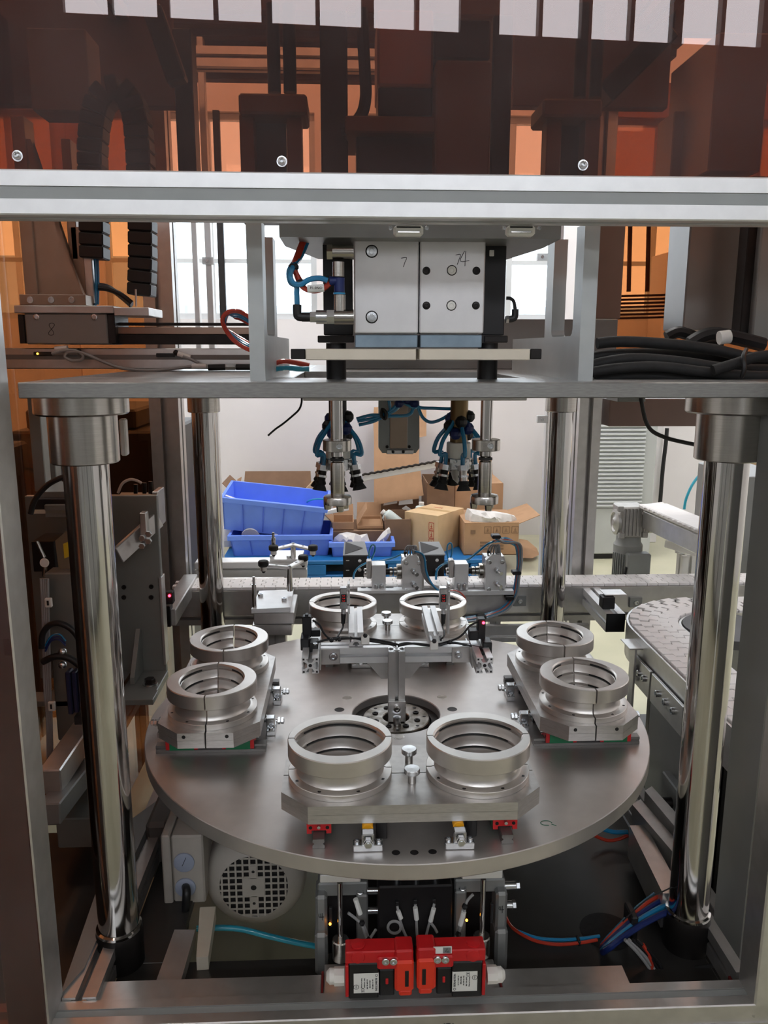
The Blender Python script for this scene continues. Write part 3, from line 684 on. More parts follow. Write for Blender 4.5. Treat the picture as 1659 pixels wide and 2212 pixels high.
text('P1.0NO', .006, front_m(at(683, 622, -.5225)), 'marker_text', INK, tm)
for i, (x, y) in enumerate(((650, 612), (634, 577))):
    b = MB(); c = at(x, y, -.50); b.ball(c, .009, 10, .8); b.bx(c.x-.006, c.x+.006, c.y-.012, c.y+.0, c.z-.004, c.z+.004)
    tag(b.build('cable_tie', BLKP), 'black cable tie %s the red and blue tubes' % ('gathering' if i == 0 else 'higher up on'), 'tie', 'cable ties at the white cylinder')
# right elbow and small hose
t = thing('elbow_fitting', 'black elbow fitting with a short hose at the right guide shaft', 'fitting', at(1108, 690, -.43))
b = MB(); b.tube([at(1093, 690, -.43), at(1106, 689, -.43), at(1112, 684, -.43), at(1113, 668, -.43)], .0058, 10, 4); b.build('elbow', BLKP, t)
run('hose', BLKP, [at(1113, 670, -.43), at(1110, 652, -.43), at(1103, 645, -.43), at(1094, 644, -.43)], .003, parent=t)
b = MB(); hexn(b, at(1092, 690, -.43), (1, 0, 0), .007, .006); b.build('hex_nut', ZINC, t)

# ------------------------------------------------------------------ linear actuator marked 8 (left)
YA = .06
t = thing('linear_actuator', 'long linear slide with a grey carriage marked 8, on the left of the plate', 'actuator', at(300, 800, YA))
b = pb(-60, 752, 560, 797, YA+.01, YA+.09, .002); b.build('base_profile', ALU, t)
b = MB(); p0 = at(-60, 771, YA+.01); p1 = at(560, 771, YA+.01); b.bx(p0.x, p1.x, YA+.0085, YA+.0105, p0.z-.0055, p0.z+.0055, .0005); b.build('sensor_groove', mat('grey_groove', (120, 118, 116), .5, .3), t)
pb(240, 722, 560, 744, YA+.02, YA+.08).build('lower_rail', DSTEEL, t)
pb(240, 707, 560, 722, YA+.015, YA+.085).build('slide_rail', mat('bronze_tinted_rail', (150, 126, 112), .3, .8), t)
pb(250, 697, 560, 703, YA+.03, YA+.07).build('guide_rod', DSTEEL, t)
c = pb(54, 677, 232, 744, YA-.01, YA+.12, .003).build('carriage', GREYM, t)
pb(233, 679, 249, 742, YA-.007, YA+.11).build('end_cap', BLKP, c); pb(40, 679, 53, 742, YA-.007, YA+.11).build('end_cap', BLKP, c)
for q in ((79, 685), (204, 685)):
    b = MB(); screw(b, at(*q, YA-.010), (0, -1, 0), .0068, .003); b.build('screw', ZINC, c)
p = at(111, 711, YA-.0106); stroke([[p+Vector((.005*math.sin(2*u)*1.2+.002*math.cos(u), 0, .0135*math.cos(u))) for u in [i*PI/6 for i in range(13)]]], 'ink_mark', INK, c, .0006)
pb(30, 660, 245, 676.5, YA-.012, YA+.13).build('table_plate', ALU, t)
pb(246, 664, 321, 682, YA-.01, YA+.13).build('table_wing', ALU, t)
# angle bracket on the table
t = thing('gusset_bracket', 'tan grey angle bracket with a sloped gusset bolted on the slide table', 'bracket', at(110, 660, YA+.02))
GUS = mat('warm_grey_plate', (168, 152, 138), .4, .45, .08, 20)
pb(42, 636, 185, 659.5, YA, YA+.07).build('foot', GUS, t)
b = MB(); P = [at(x, y, YA+.02) for x, y in ((66, 636), (180, 636), (176, 628), (97, 430), (45, 300), (66, 300))]
b.flat(P, .018, (0, 1, 0)); b.build('gusset', GUS, t, smooth=False)
pb(38, 250, 66, 636, YA+.012, YA+.07).build('back_plate', GUS, t)
pb(140, 300, 160, 560, YA+.055, YA+.10).build('upright', GUS, t)
pb(157, 490, 182, 640, YA+.055, YA+.10).build('upright', GUS, t)
for q in ((66, 648), (111, 648), (155, 648)):
    b = MB(); screw(b, at(*q, YA), (0, -1, 0), .0075, .004); b.build('screw', ZINC, t)
tb('air_tube', BLUET, [(206, 660), (207, 600), (204, 540), (208, 500), (206, 440)], .0032, 'thin blue tube running up behind the gusset bracket', YA+.06)
tb('air_tube', BLUET, [(211, 658), (212, 600), (210, 540), (212, 500), (212, 440)], .0032, 'second thin blue tube running up behind the gusset bracket, to its right', YA+.07)
b = pb(183, 535, 200, 655, YA+.05, YA+.07); tag(b.build('guide_bar', ALU), 'short bright bar beside the thin blue tubes', 'bar')
# black drag chain
def drag_chain(name, label, path, wx, wy, n):
    t = thing(name, label, 'cable chain', path[-1])
    P = [Vector(p) for p in path]; L = [0]
    for i in range(1, len(P)): L.append(L[-1]+(P[i]-P[i-1]).length)
    def pt(s):
        for i in range(1, len(P)):
            if s <= L[i]: return P[i-1].lerp(P[i], (s-L[i-1])/(L[i]-L[i-1]))
        return P[-1]
    for k in range(n):
        a, c = pt(L[-1]*k/n), pt(L[-1]*(k+.97)/n); b = MB(); b.bar(a, c, wx, wy, (0, 1, 0), .003); b.build('chain_link', BLKP, t)
    return t
ar = [at(x, y, .12) for x, y in ((205, 560), (203, 420), (200, 330), (205, 260), (220, 215), (240, 196), (262, 196), (283, 215), (298, 260), (304, 340), (308, 450), (309, 560), (306, 640))]
drag_chain('drag_chain', 'black cable chain arching beside the gusset bracket', ar, .055, .06, 30)
for i, q in enumerate(((217, 632), (240, 640), (262, 648))):
    tb('cable', BLKP, [(213, 622-3*i), (235, 625-2*i), (262, 637+2*i), (285, 655+3*i)], .006, 'black cable bending down beside the black cable chain, %s' % ['upper', 'middle', 'lower'][i], YA+.05+.012*i, 'cable')
b = MB(); b.cyl(at(293, 625, YA), at(294, 662, YA), .0022, n=8); tag(b.build('thin_rod', ALU), 'thin upright rod on the edge of the slide table', 'rod')
# magnetic sensors and cables on the slide
for i, (x, y) in enumerate(((90, 764), (355, 767))):
    t = thing('slide_sensor', 'small black sensor in the slide groove, %s' % ('left, with an amber light' if i == 0 else 'right'), 'sensor', at(x, y, YA))
    pb(x-18, y-4, x+22, y+4, YA+.002, YA+.009).build('body', BLKP, t)
    if i == 0: b = MB(); b.ball(at(81, 764, YA+.001), .0025, 8); b.build('led', AMBER, t)
    b = MB(); b.cyl(at(x+29, y-10 if i == 0 else y-3, YA-.004), at(x+56, y-13 if i == 0 else y+6, YA-.004), .006, n=10); b.build('marker_sleeve', LABEL, t)
    b = MB(); b.ball(at(x+25 if i else x+80, y-5, YA-.004), .007, 8); b.build('tie', BLKP, t)
tb('sensor_cable', GREYC, [(112, 764), (135, 758), (160, 757), (178, 766), (176, 777), (155, 779), (140, 770), (150, 760), (180, 763), (220, 780), (265, 796), (330, 800), (412, 792)], .0035, 'grey cable looping along the slide from the left sensor', YA-.01, 'cable')
tb('sensor_cable', GREYC, [(395, 770), (412, 776), (428, 784)], .0035, 'short grey cable from the right slide sensor', YA-.01, 'cable')
t = thing('cable_plug', 'black inline cable plug with a chrome nut at the end of the slide', 'plug', at(480, 792, YA-.01))
b = MB(); b.cyl(at(450, 794, YA-.02), at(487, 793, YA-.02), .007, n=12); b.build('body', BLKP, t)
b = MB(); hexn(b, at(487, 793, YA-.02), (1, 0, 0), .0078, .024); b.build('nut', ZINC, t)
b = MB(); b.cyl(at(510, 793, YA-.02), at(545, 793, YA-.02), .007, n=12); b.build('socket', BLKP, t)
b = MB(); b.cyl(at(415, 791, YA-.02), at(446, 791, YA-.02), .006, n=10); b.build('marker_sleeve', LABEL, t)
for i in range(4):
    m = (REDT, BLUET, BLUET, REDT)[i]; o = i*4
    tb('air_tube', m, [(575, 760+o), (540, 756-o), (505, 735-o), (484, 705), (482+o, 685-o), (497+o, 673+o), (520, 674+o*1.2), (548, 692+o), (575, 715+o)], .0042, ['red air tube in the loop at the left bracket plate, outermost', 'blue air tube in the loop at the left bracket plate, outer', 'blue air tube in the loop at the left bracket plate, inner', 'red air tube in the loop at the left bracket plate, innermost'][i], -.30+.012*i)
tb('air_tube', REDT, [(580, 790), (610, 781), (640, 784), (668, 790)], .005, 'red tube lying on the plate beside the left bracket plate', -.28)
tb('air_tube', CYANT, [(580, 800), (615, 795), (645, 797), (668, 797)], .005, 'dark teal tube lying on the plate beside the left bracket plate', -.29)

# ------------------------------------------------------------------ hose coil on the right of the plate
hs = thing('hose_coil', 'flattened coil of thick black hose lying on the right of the plate', 'hose', at(1480, 818, -.36))
hp = [([(1290, 742), (1340, 738), (1440, 743), (1540, 755), (1620, 772), (1720, 780)], -.36, 12),
      ([(1272, 775), (1300, 768), (1370, 764), (1470, 766), (1570, 775), (1700, 790)], -.33, 12),
      ([(1268, 795), (1300, 784), (1370, 775), (1470, 782), (1570, 796), (1700, 800)], -.40, 12),
      ([(1275, 805), (1330, 796), (1420, 792), (1520, 803), (1620, 812), (1720, 812)], -.42, 11),
      ([(1285, 815), (1380, 810), (1480, 814), (1580, 818), (1720, 818)], -.40, 11),
      ([(1540, 800), (1590, 785), (1640, 770), (1720, 765)], -.44, 11)]
for pts, Y, rp in hp:
    b = MB(); b.tube([at(x, y, Y) for x, y in pts], rp*1.5/F, 14, 6); b.build('hose_turn', RUB, hs)
b = MB(); b.tube([at(1612, 755, -.44), at(1606, 770, -.46), at(1608, 795, -.47), at(1602, 815, -.46)], .004, 6, 4); b.build('strap', BLKP, hs)
# grey cabinets on the right behind the coil
BXM = mat('satin_grey_box', (140, 138, 136), .38, .6, .08, 10)
b = pb(1487, 380, 1634, 713, -.10, .015, .003); tag(b.build('grey_cabinet', BXM), 'satin grey metal box above the hose coil at the right', 'box')
b = pb(1612, 380, 1640, 735, -.20, -.16, .002); tag(b.build('dark_upright', DSTEEL), 'dark narrow upright at the right of the grey box', 'upright')
b = pb(1641, 380, 1700, 735, -.22, -.18, .002); tag(b.build('grey_upright', GREYM), 'grey upright at the right edge behind the hose coil', 'upright')
b = pb(1270, 480, 1346, 688, .62, .70, .002); tag(b.build('brown_upright', mat('reflection_brown_sheet', (128, 112, 104), .45, .3, .06, 10)), 'wide metal upright with a brown reflection in its colour, left of the orange window', 'upright')  # acrylic reflection painted in as a brown base colour
t = thing('slatted_grille', 'small brown slatted grille seen through the orange side panel', 'grille', at(1390, 690, 1.075))
for k in range(7):
    b = MB(); a = at(1332, 640+k*8, 1.075); c = at(1442, 637+k*8, 1.075); b.bar(a, c, .02, .007, None, .001); b.build('slat', CARD2, t)
for x in (1358, 1398):
    b = MB(); b.cyl(at(x, 630, 1.075), at(x+6, 380, 1.075), .008, n=8); b.build('upright_rod', CARD2, t)
tb('cable', BLKP, [(1440, 728), (1462, 718), (1485, 722), (1520, 735), (1560, 738)], .012, 'black cable bunch behind the hose coil', -.20, 'cable')
tb('cable', BLKP, [(1490, 742), (1515, 728), (1545, 722), (1590, 730), (1650, 745)], .014, 'thick black cable over the back of the hose coil', -.26, 'cable')
b = MB(); b.cyl(at(1553, 730, -.30), at(1576, 727, -.30), .013, n=12); tag(b.build('tape_band', WHITEP), 'white tape band on the thick black cable', 'tape')

# ------------------------------------------------------------------ below the plate: spindles and suction heads
for s_, lb in ((-1, 'left'), (1, 'right')):
    x, y = s_*.1334, -.425
    t = thing('press_spindle', 'steel spindle with clamp collar and cupped tip hanging at the %s' % lb, 'spindle', (x, y, 1.21), 'spindles hanging below the plate')
    zt = lambda py: at(888, py, y).z
    b = MB(); b.cyl((x, y, zt(985)), (x, y, PB-.0105), .0108, n=32); b.build('upper_rod', CHROME, t)
    b = MB(); b.lathe([(.0108, zt(973)), (.0245, zt(973)), (.0255, zt(972)), (.0255, zt(950)), (.0245, zt(949)), (.0108, zt(949))], (x, y, 0), None, 36, False); c = b.build('clamp_collar', STEEL, t)
    b = MB(); screw(b, (x+.004, y-.025, zt(961)), (0, -1, 0), .0055, .003); b.build('collar_screw', ZINC, c)
    b = MB(); b.lathe([(.0108, zt(985)), (.0085, zt(988)), (.0085, zt(996)), (.0115, zt(998)), (.0125, zt(1005)), (.0125, zt(1066)), (.0115, zt(1070))], (x, y, 0), None, 32, False); b.build('lower_rod', STEEL, t)
    b = MB(); b.lathe([(.0095, zt(995)), (.0125, zt(994)), (.0125, zt(989)), (.0095, zt(988))], (x, y, 0), None, 24, False); b.build('rubber_ring', RUB, t)
    b = MB(); b.lathe([(.0115, zt(1068)), (.024, zt(1070)), (.0255, zt(1073)), (.0255, zt(1087)), (.013, zt(1088)), (.013, zt(1072))], (x, y, 0), None, 36, False); tip = b.build('cup', STEEL, t)
    for k in range(3):
        a = -PI/2+.25+k*2*PI/3; b = MB(); q = Vector((x+.019*math.cos(a), y+.019*math.sin(a), 0)); b.cyl((q.x, q.y, zt(1088)), (q.x, q.y, zt(1100)), .0075, .006, 14); b.build('prong', STEEL, tip)
def suction_head(x, y, lb):
    z = lambda py: at(864, py, y).z
    t = thing('suction_head', 'suction gripper with angled black cups and blue tubes, %s' % lb, 'gripper', (x, y, z(1065)), 'suction grippers below the plate')
    b = MB(); b.cyl((x, y, z(955)), (x, y, PB-.0105), .020, n=24); b.build('stem', BLACK if x < 0 else mat('brass_stem', (120, 100, 70), .35, .8), t)
    b = MB(); b.cyl((x, y, z(990)), (x, y, z(955)), .0275, n=28, ch=.002); b.build('white_hub', WHITEP, t)
    b = MB(); b.cyl((x, y, z(1013)), (x, y, z(988)), .0305, n=8, ch=.002); k = b.build('bracket_ring', ZINC, t)
    for i in range(4):
        a = -PI/2+(i-1.5)*.75
        for v in (994, 1006): b = MB(); screw(b, (x+.030*math.cos(a), y+.030*math.sin(a), z(v)), (math.cos(a), math.sin(a), 0), .0038, .004, 10); b.build('ring_screw', ZINC, k)
    b = MB(); b.lathe([(.001, z(1045)), (.012, z(1036)), (.016, z(1024)), (.014, z(1005))], (x, y, 0), None, 20, False); b.build('white_cone', WHITEP, t)
    for i in range(6):
        a = PI/6+.12+i*PI/3; d = Vector((math.cos(a), math.sin(a), 0)); c = Vector((x, y, 0))
        p0 = c+d*.043+ez*z(1010); p1 = c+d*.048+ez*z(1033); dr = (p1-p0).normalized()
        h = MB(); h.cyl(p0, p1, .0095, n=14); hh = h.build('cup_holder', DSTEEL if i % 2 else STEEL, t)
        h = MB(); h.cyl(p0-dr*.010, p0+dr*.002, .0125, n=6); h.build('tube_nut', ZINC, hh)
        h = MB(); h.cyl(p0+dr*.012, p0+dr*.017, .0115, n=6); h.build('lock_nut', ZINC, hh)
        h = MB(); h.lathe([(.0105, 0), (.0125, .006), (.0100, .009), (.0125, .013), (.0165, .022), (.0145, .022)], p1, frame(p1, p1+dr), 18, True); h.build('suction_cup', RUB, hh)
        e = p0-dr*.010
        h = MB(); h.tube([e, e-dr*.006+ez*.018, c+d*.058+ez*z(978), c+d*.050+ez*z(950), c+d*.030+ez*z(926), c+d*.015+ez*z(908)], .0048, 8, 5); h.build('air_tube', BLUET, t)
    for i in range(9):
        a = i*2.4; h = MB(); h.ball((x+.022*math.cos(a), y+.022*math.sin(a), z(900+i*5)), .0145, 10); h.build('tube_joint', DBLUE if i % 2 else BLKP, t)
    return t
suction_head(-.137, -.04, 'behind the left spindle'); suction_head(.137, -.04, 'behind the right spindle')
for i, pts in enumerate(([(1130-360, 905), (800, 897), (825, 896), (848, 884), (858, 868), (860, 855)], [(772, 910), (800, 905), (828, 898), (856, 884), (866, 868), (868, 855)], [(775, 918), (805, 911), (832, 900), (880, 897), (892, 884), (893, 868)],
                         [(900, 868), (906, 880), (940, 882), (975, 883), (985, 880)], [(900, 870), (912, 900), (930, 912), (955, 905), (980, 888)], [(868, 866), (880, 874), (893, 880), (905, 878)], [(838, 900), (842, 884), (840, 862)])):
    tb('air_tube', BLUET, pts, .0038, 'blue air tube under the plate, ' + ['topmost run to the left suction head', 'middle run to the left suction head', 'lowest run to the left suction head', 'straight run to the right suction head', 'sagging run to the right suction head', 'short bend below the middle', 'short upright piece at the middle tie'][i], -.02, group='blue tubes under the plate')
b = MB(); b.tube([at(826, 884, -.03), at(834, 893, -.035), at(832, 905, -.03), at(824, 898, -.03)], .004, 6, 4, True); tag(b.build('cable_tie', BLKP), 'black tie round the blue tubes under the plate', 'tie')
for i, (x, y, r) in enumerate(((862, 872, .012), (880, 866, .011), (895, 872, .012), (988, 880, .011))):
    b = MB(); b.ball(at(x, y, -.02), r, 10, .8); tag(b.build('tube_coupling', DBLUE), 'navy tube coupling under the plate, %s' % ['left', 'centre', 'right of centre', 'far right'][i], 'coupling', 'navy couplings under the plate')
# slide unit hanging in the middle
t = thing('hanging_slide', 'grey flat slide housing hanging under the plate between the suction heads', 'slide', at(862, 980, .10))
b = MB(); P = [(818, 866), (906, 866), (906, 968), (898, 979), (826, 979), (818, 968)]
b.flat([at(x, y, .10) for x, y in P], .03, (0, 1, 0)); b.build('housing', GREYM, t, smooth=False)
pb(842, 868, 880, 969, .096, .10).build('cover_strip', mat('warm_cover', (150, 132, 116), .3, .6, .1, 10), t)
pb(835, 972, 893, 981, .094, .10).build('end_plate', ALU, t)
for q in ((836, 965), (884, 965), (849, 976), (871, 976)):
    b = MB(); screw(b, at(*q, .093 if q[1] > 970 else .0955), (0, -1, 0), .0038, .003, 10); b.build('screw', DSTEEL, t)
# loose black cables below the plate
tb('loose_cable', BLKP, [(652, 858), (651, 872), (645, 886), (630, 900), (612, 915), (595, 927), (579, 941)], .0024, 'loose black cable end hanging below the left of the plate', .1, 'cable')
tb('loose_cable', BLKP, [(1384, 856), (1389, 885), (1396, 912), (1410, 932), (1440, 946), (1475, 955), (1540, 968)], .0045, 'black cable swinging from the plate to the right front column', -.1, 'cable')
b = pb(1335, 845, 1395, 868, -.10, -.02); tag(b.build('junction_box', GREYM), 'small grey junction box under the right of the plate', 'box')
# ------------------------------------------------------------------ sensor stand on the hub
ss = thing('sensor_stand', 'T-shaped stand of slotted aluminium bars rising from the turntable hub', 'stand', (0, 0, ZT-.01))
zb0 = at(770, 1432, .018).z; zb1 = zb0+.040; zm = zb0+.02
b = MB(); b.profile((0, -.005, ZT-.010), (0, -.005, zb1+.004), .04, (0, 1, 0)); b.build('post', ALU, ss)
b = MB(); b.cyl((0, -.005, zb1+.0042), (0, -.005, zb1+.0046), .0035, n=12); b.build('post_core_hole', BLACK, ss)
for s_ in (-1, 1):
    b = MB(); b.profile((s_*.002, .036, zm), (s_*.185, .036, zm), .04); b.build('cross_bar', ALUW, ss)
    xe = s_*.207; ze = at(673 if s_ < 0 else 1042, 1437, -.06).z
    b = MB(); b.profile((xe, -.062, ze), (xe, .125, ze+.004), .04); e = b.build('end_bar', ALUW, ss)
    b = MB(); b.cyl((xe, -.0623, ze), (xe, -.0628, ze), .0042, n=14); b.build('core_hole', BLACK, e)
    for u in (-1, 1):
        for v in (-1, 1): b = MB(); b.box((xe+u*.0155, -.0624, ze+v*.0155), (.0045, .001, .0045), 0); b.build('corner_hole', BLACK, e)
    # angle bracket with bolt
    b = MB(); xs = s_*.162; b.bx(xs-.024, xs+.024, .012, .0158, zm-.021, zm+.019); b.px([(.012, zm-.021), (.012, zm+.019), (-.022, zm-.021)], s_*.185-.0015, s_*.185+.0015); k = b.build('angle_bracket', ALU, ss)
    b = MB(); screw(b, (xs-s_*.008, .0118, zm), (0, -1, 0), .0075, .006); b.build('bolt', ZINC, k)
    b = MB(); b.lathe([(.011, 0), (.011, .0012), (0, .0012)], (xs-s_*.008, .0121, zm), FRN, 18, False); b.build('washer', ZINC, k)
    # gusset under the cross bar
    b = MB(); b.py([(s_*.020, zb0-.001), (s_*.075, zb0-.001), (s_*.060, zb0-.014), (s_*.036, zb0-.045), (s_*.020, zb0-.045)], .024, .029); b.build('gusset_plate', ALU, ss, smooth=False)
    # forward to back bars on top
    xb = s_*.098; zt_ = zb1+.0205
    b = MB(); b.profile((xb, .02, zt_), (xb, .205, zt_+.006), .036); b.build('top_bar', ALUW, ss)
    # display sensor on a thin plate
    t = thing('display_sensor', 'slim laser sensor with red digits on the stand, %s' % ('left' if s_ < 0 else 'right'), 'sensor', (xb-s_*.0-.026, .16, zt_), 'display sensors on the stand')
    px0 = 742 if s_ < 0 else 958; Yd = .15
    pb(px0+9, 1262, px0+14, 1370, Yd, Yd+.03, .0006).build('mount_plate', ALU, t)
    pb(px0-8, 1271, px0+8, 1316, Yd-.005, Yd+.02, .002).build('body', ZINC, t)
    pb(px0-5.5, 1284, px0+6.5, 1301, Yd-.0062, Yd-.004, .0004).build('display', BLKP, t)
    for i in range(3):
        q = at(px0+.5, 1287+i*5.5, Yd-.0064); g = MB()
        g.bx(q.x-.003, q.x+.003, q.y-.0004, q.y, q.z-.0014, q.z-.0006, 0); g.bx(q.x-.003, q.x-.0018, q.y-.0004, q.y, q.z-.001, q.z+.0018, 0); g.bx(q.x+.0018, q.x+.003, q.y-.0004, q.y, q.z-.001, q.z+.0018, 0); g.build('digit', REDDIG, t)
    b = MB(); b.cyl(at(px0, 1316, Yd+.004), at(px0, 1326, Yd+.004), .0062, n=10); b.build('connector_nut', ZINC, t)
    b = MB(); b.cyl(at(px0, 1326, Yd+.004), at(px0-1, 1347, Yd), .0068, .005, 10); b.build('plug', BLKP, t)
    run('plug_cable', BLKP, [at(px0-1, 1346, Yd), at(px0-2, 1356, Yd-.02), at(px0-10 if s_ < 0 else px0+2, 1370, .05), at(px0-16 if s_ < 0 else px0-6, 1383, .02)], .0026, parent=t)
    for yy in (1268, 1277, 1306):
        b = MB(); b.ball(at(px0+12, yy, Yd-.002), .0032, 8); b.build('plate_screw', ZINC, t)
# foot bracket and bolt on the post
b = MB(); b.bx(-.0215, .0215, -.032, -.0255, ZT-.008, ZT+.045); k = b.build('foot_bracket', ALU, ss)
b = MB(); screw(b, (0, -.0322, ZT+.028), (0, -1, 0), .0085, .007); b.build('bolt', CHROME, k)
b = MB(); b.cyl((0, -.045, ZT-.009), (0, -.045, ZT+.012), .0095, n=20); b.build('dowel', ZINC, ss)
# black photo sensors at both ends
for s_, lb in ((-1, 'left'), (1, 'right')):
    c = 663 if s_ < 0 else 1043
    t = thing('photo_sensor', 'black upright photo sensor on the %s end of the stand' % lb, 'sensor', at(c, 1402, .03))
    if s_ < 0:
        pb(653, 1333, 672, 1378, .03, .055, .002).build('body', BLKP, t); pb(659, 1328, 666, 1334, .035, .05, .001).build('cap', BLKP, t)
        pb(649, 1380, 668, 1406, .0, .05, .002).build('clamp', BLKP, t); pb(668, 1390, 687, 1408, -.01, .03, .002).build('arm', BLKP, t); pb(672, 1362, 692, 1376, .05, .07, .002).build('wing', BLKP, t)
    else:
        pb(1032, 1338, 1049, 1381, .03, .055, .002).build('body', BLKP, t); b = MB(); b.ball(at(1044.5, 1345.5, .028), .0036, 10); b.build('red_light', REDLED, t)
        pb(1014, 1364, 1034, 1384, .02, .05, .002).build('arm', BLKP, t); pb(1043, 1388, 1063, 1416, .0, .04, .002).build('clamp', BLKP, t); pb(1029, 1408, 1050, 1424, -.02, .01, .002).build('foot', BLKP, t)
    b = MB(); screw(b, at(681 if s_ < 0 else 1040, 1392 if s_ < 0 else 1408, -.012), (0, 0, 1), .0055, .003); b.build('screw', ZINC, t)
tb('stand_cable', BLKP, [(676, 1340, .04), (690, 1350, .03), (700, 1368, .02), (717, 1380, .02), (760, 1379, .02), (800, 1380, .02), (835, 1386, .01), (858, 1392, -.01)], .0026, 'thin black cable from the left photo sensor along the stand', cat='cable')
tb('stand_cable', BLKP, [(684, 1388, .0), (705, 1382, .02), (740, 1377, .02), (790, 1383, .02), (855, 1394, -.015)], .003, 'thicker black cable along the left half of the stand', cat='cable')
tb('stand_cable', BLKP, [(1035, 1342, .04), (1015, 1352, .03), (1000, 1370, .02), (980, 1382, .02), (930, 1394, .02), (880, 1389, .01), (860, 1393, -.01)], .0026, 'thin black cable from the right photo sensor along the stand', cat='cable')
tb('stand_cable', BLKP, [(1045, 1400, .0), (1010, 1394, .02), (975, 1388, .02), (940, 1395, .02), (895, 1390, .01), (860, 1395, -.012)], .003, 'thicker black cable along the right half of the stand', cat='cable')
for i, (x, y) in enumerate(((789, 1381), (938, 1393))):
    t = thing('cable_clip', 'small white cable clip on the %s of the stand' % ('left' if i == 0 else 'right'), 'clip', at(x, y+8, .016))
    pb(x-9, y-6, x+9, y+12, .010, .022, .002).build('base', WHITEP, t); b = MB(); b.ball(at(x, y-8, .012), .006, 8); b.build('tie_knot', BLKP, t)
for i, (x, y) in enumerate(((716, 1383), (733, 1381), (972, 1387))):
    b = MB(); b.ball(at(x, y, .012), .006, 8); tag(b.build('cable_tie', BLKP), 'tiny black cable tie on the stand, %s' % ['leftmost', 'second from the left', 'right'][i], 'tie', 'ties on the sensor stand')

# ------------------------------------------------------------------ white chain conveyors
def link_mesh(w, p, th, gp=.0026):
    """one interlocking chain plate: width along x, pitch along y"""
    m = 5; poly = []; k = w/m; e = p*.30
    for i in range(m):
        x0 = -w/2+i*k; hi = p*.5+(e if i % 2 == 0 else -e*.15)-gp
        poly += [(x0+(.0015 if i else 0), hi-.003), (x0+.004, hi), (x0+k-.004, hi), (x0+k-(.0015 if i < m-1 else 0), hi-.003)]
    for i in reversed(range(m)):
        x0 = -w/2+i*k; lo = -p*.5+(e if i % 2 == 0 else -e*.15)+gp
        poly += [(x0+k-.001, lo), (x0+.001, lo)]
    b = MB(); n = len(poly); t = .0022
    sh = [(u*.985, v*.95) for u, v in poly]
    b.add([(u, v, -th) for u, v in poly]+[(u, v, -t) for u, v in poly]+[(u, v, 0) for u, v in sh],
          [(i, (i+1) % n, n+(i+1) % n, n+i)[::-1] for i in range(n)]+[(n+i, n+(i+1) % n, 2*n+(i+1) % n, 2*n+i)[::-1] for i in range(n)]+[tuple(range(2*n, 3*n))[::-1]])
    ar = sum(poly[i][0]*poly[(i+1) % n][1]-poly[(i+1) % n][0]*poly[i][1] for i in range(n))
    me = bpy.data.meshes.new('chain_link'); me.from_pydata(b.v, [], [f if ar < 0 else f[::-1] for f in b.f]); me.materials.append(CHAINW); me.update(); return me
ZK = .70
def chain(parent, pts, w, p, name='chain_link', gp=.0026):
    """links along a polyline of (x, y) at height ZK"""
    me = link_mesh(w, p, .009, gp); O = ORG[parent.name]; L = [0]; P = [Vector((x, y, 0)) for x, y in pts]
    for i in range(1, len(P)): L.append(L[-1]+(P[i]-P[i-1]).length)
    s = p/2; k = 0
    while s < L[-1]-p/2:
        for i in range(1, len(P)):
            if s <= L[i]: q = P[i-1].lerp(P[i], (s-L[i-1])/(L[i]-L[i-1])); d = (P[i]-P[i-1]); break
        o = bpy.data.objects.new(name, me); COL.objects.link(o); o.parent = parent; o.location = Vector((q.x, q.y, ZK))-O
        o.rotation_euler = (0, 0, math.atan2(d.y, d.x)-PI/2); s += p; k += 1
rc = thing('conveyor', 'straight white chain conveyor crossing behind the turntable', 'conveyor', (.6, .86, .0))
chain(rc, [(-.72, .862), (2.0, .862)], .115, .038, gp=.0004)
b = MB(); b.bx(-.72, 2.0, .800, .808, .60, .690, .001); b.build('side_rail', ALU, rc)
b = MB(); b.bx(-.72, 2.0, .916, .924, .60, .690, .001); b.build('side_rail', ALU, rc)
b = MB(); b.bx(-.72, 2.0, .81, .915, .655, .660, .001); b.build('wear_strip', ALU, rc)
b = MB(); b.profile((-.72, .862, .58), (2.0, .862, .58), .05); b.build('under_beam', ALU, rc)
for x in (-.60, .40, 1.5):
    b = MB(); b.profile((x, .862, .0), (x, .862, .555), .04, (0, 1, 0)); b.build('leg', ALU, rc)
# side clamp blocks on the rail
for px, py in ((1122, 1297), (1372, 1300)):
    p = at(px, py, .799); b = MB(); b.bx(p.x-.022, p.x+.022, .790, .7995, p.z-.018, p.z+.018); k = b.build('rail_block', GREYM, rc)
    b = MB(); screw(b, (p.x, .790, p.z), (0, -1, 0), .008, .006); b.build('bolt', ZINC, k)
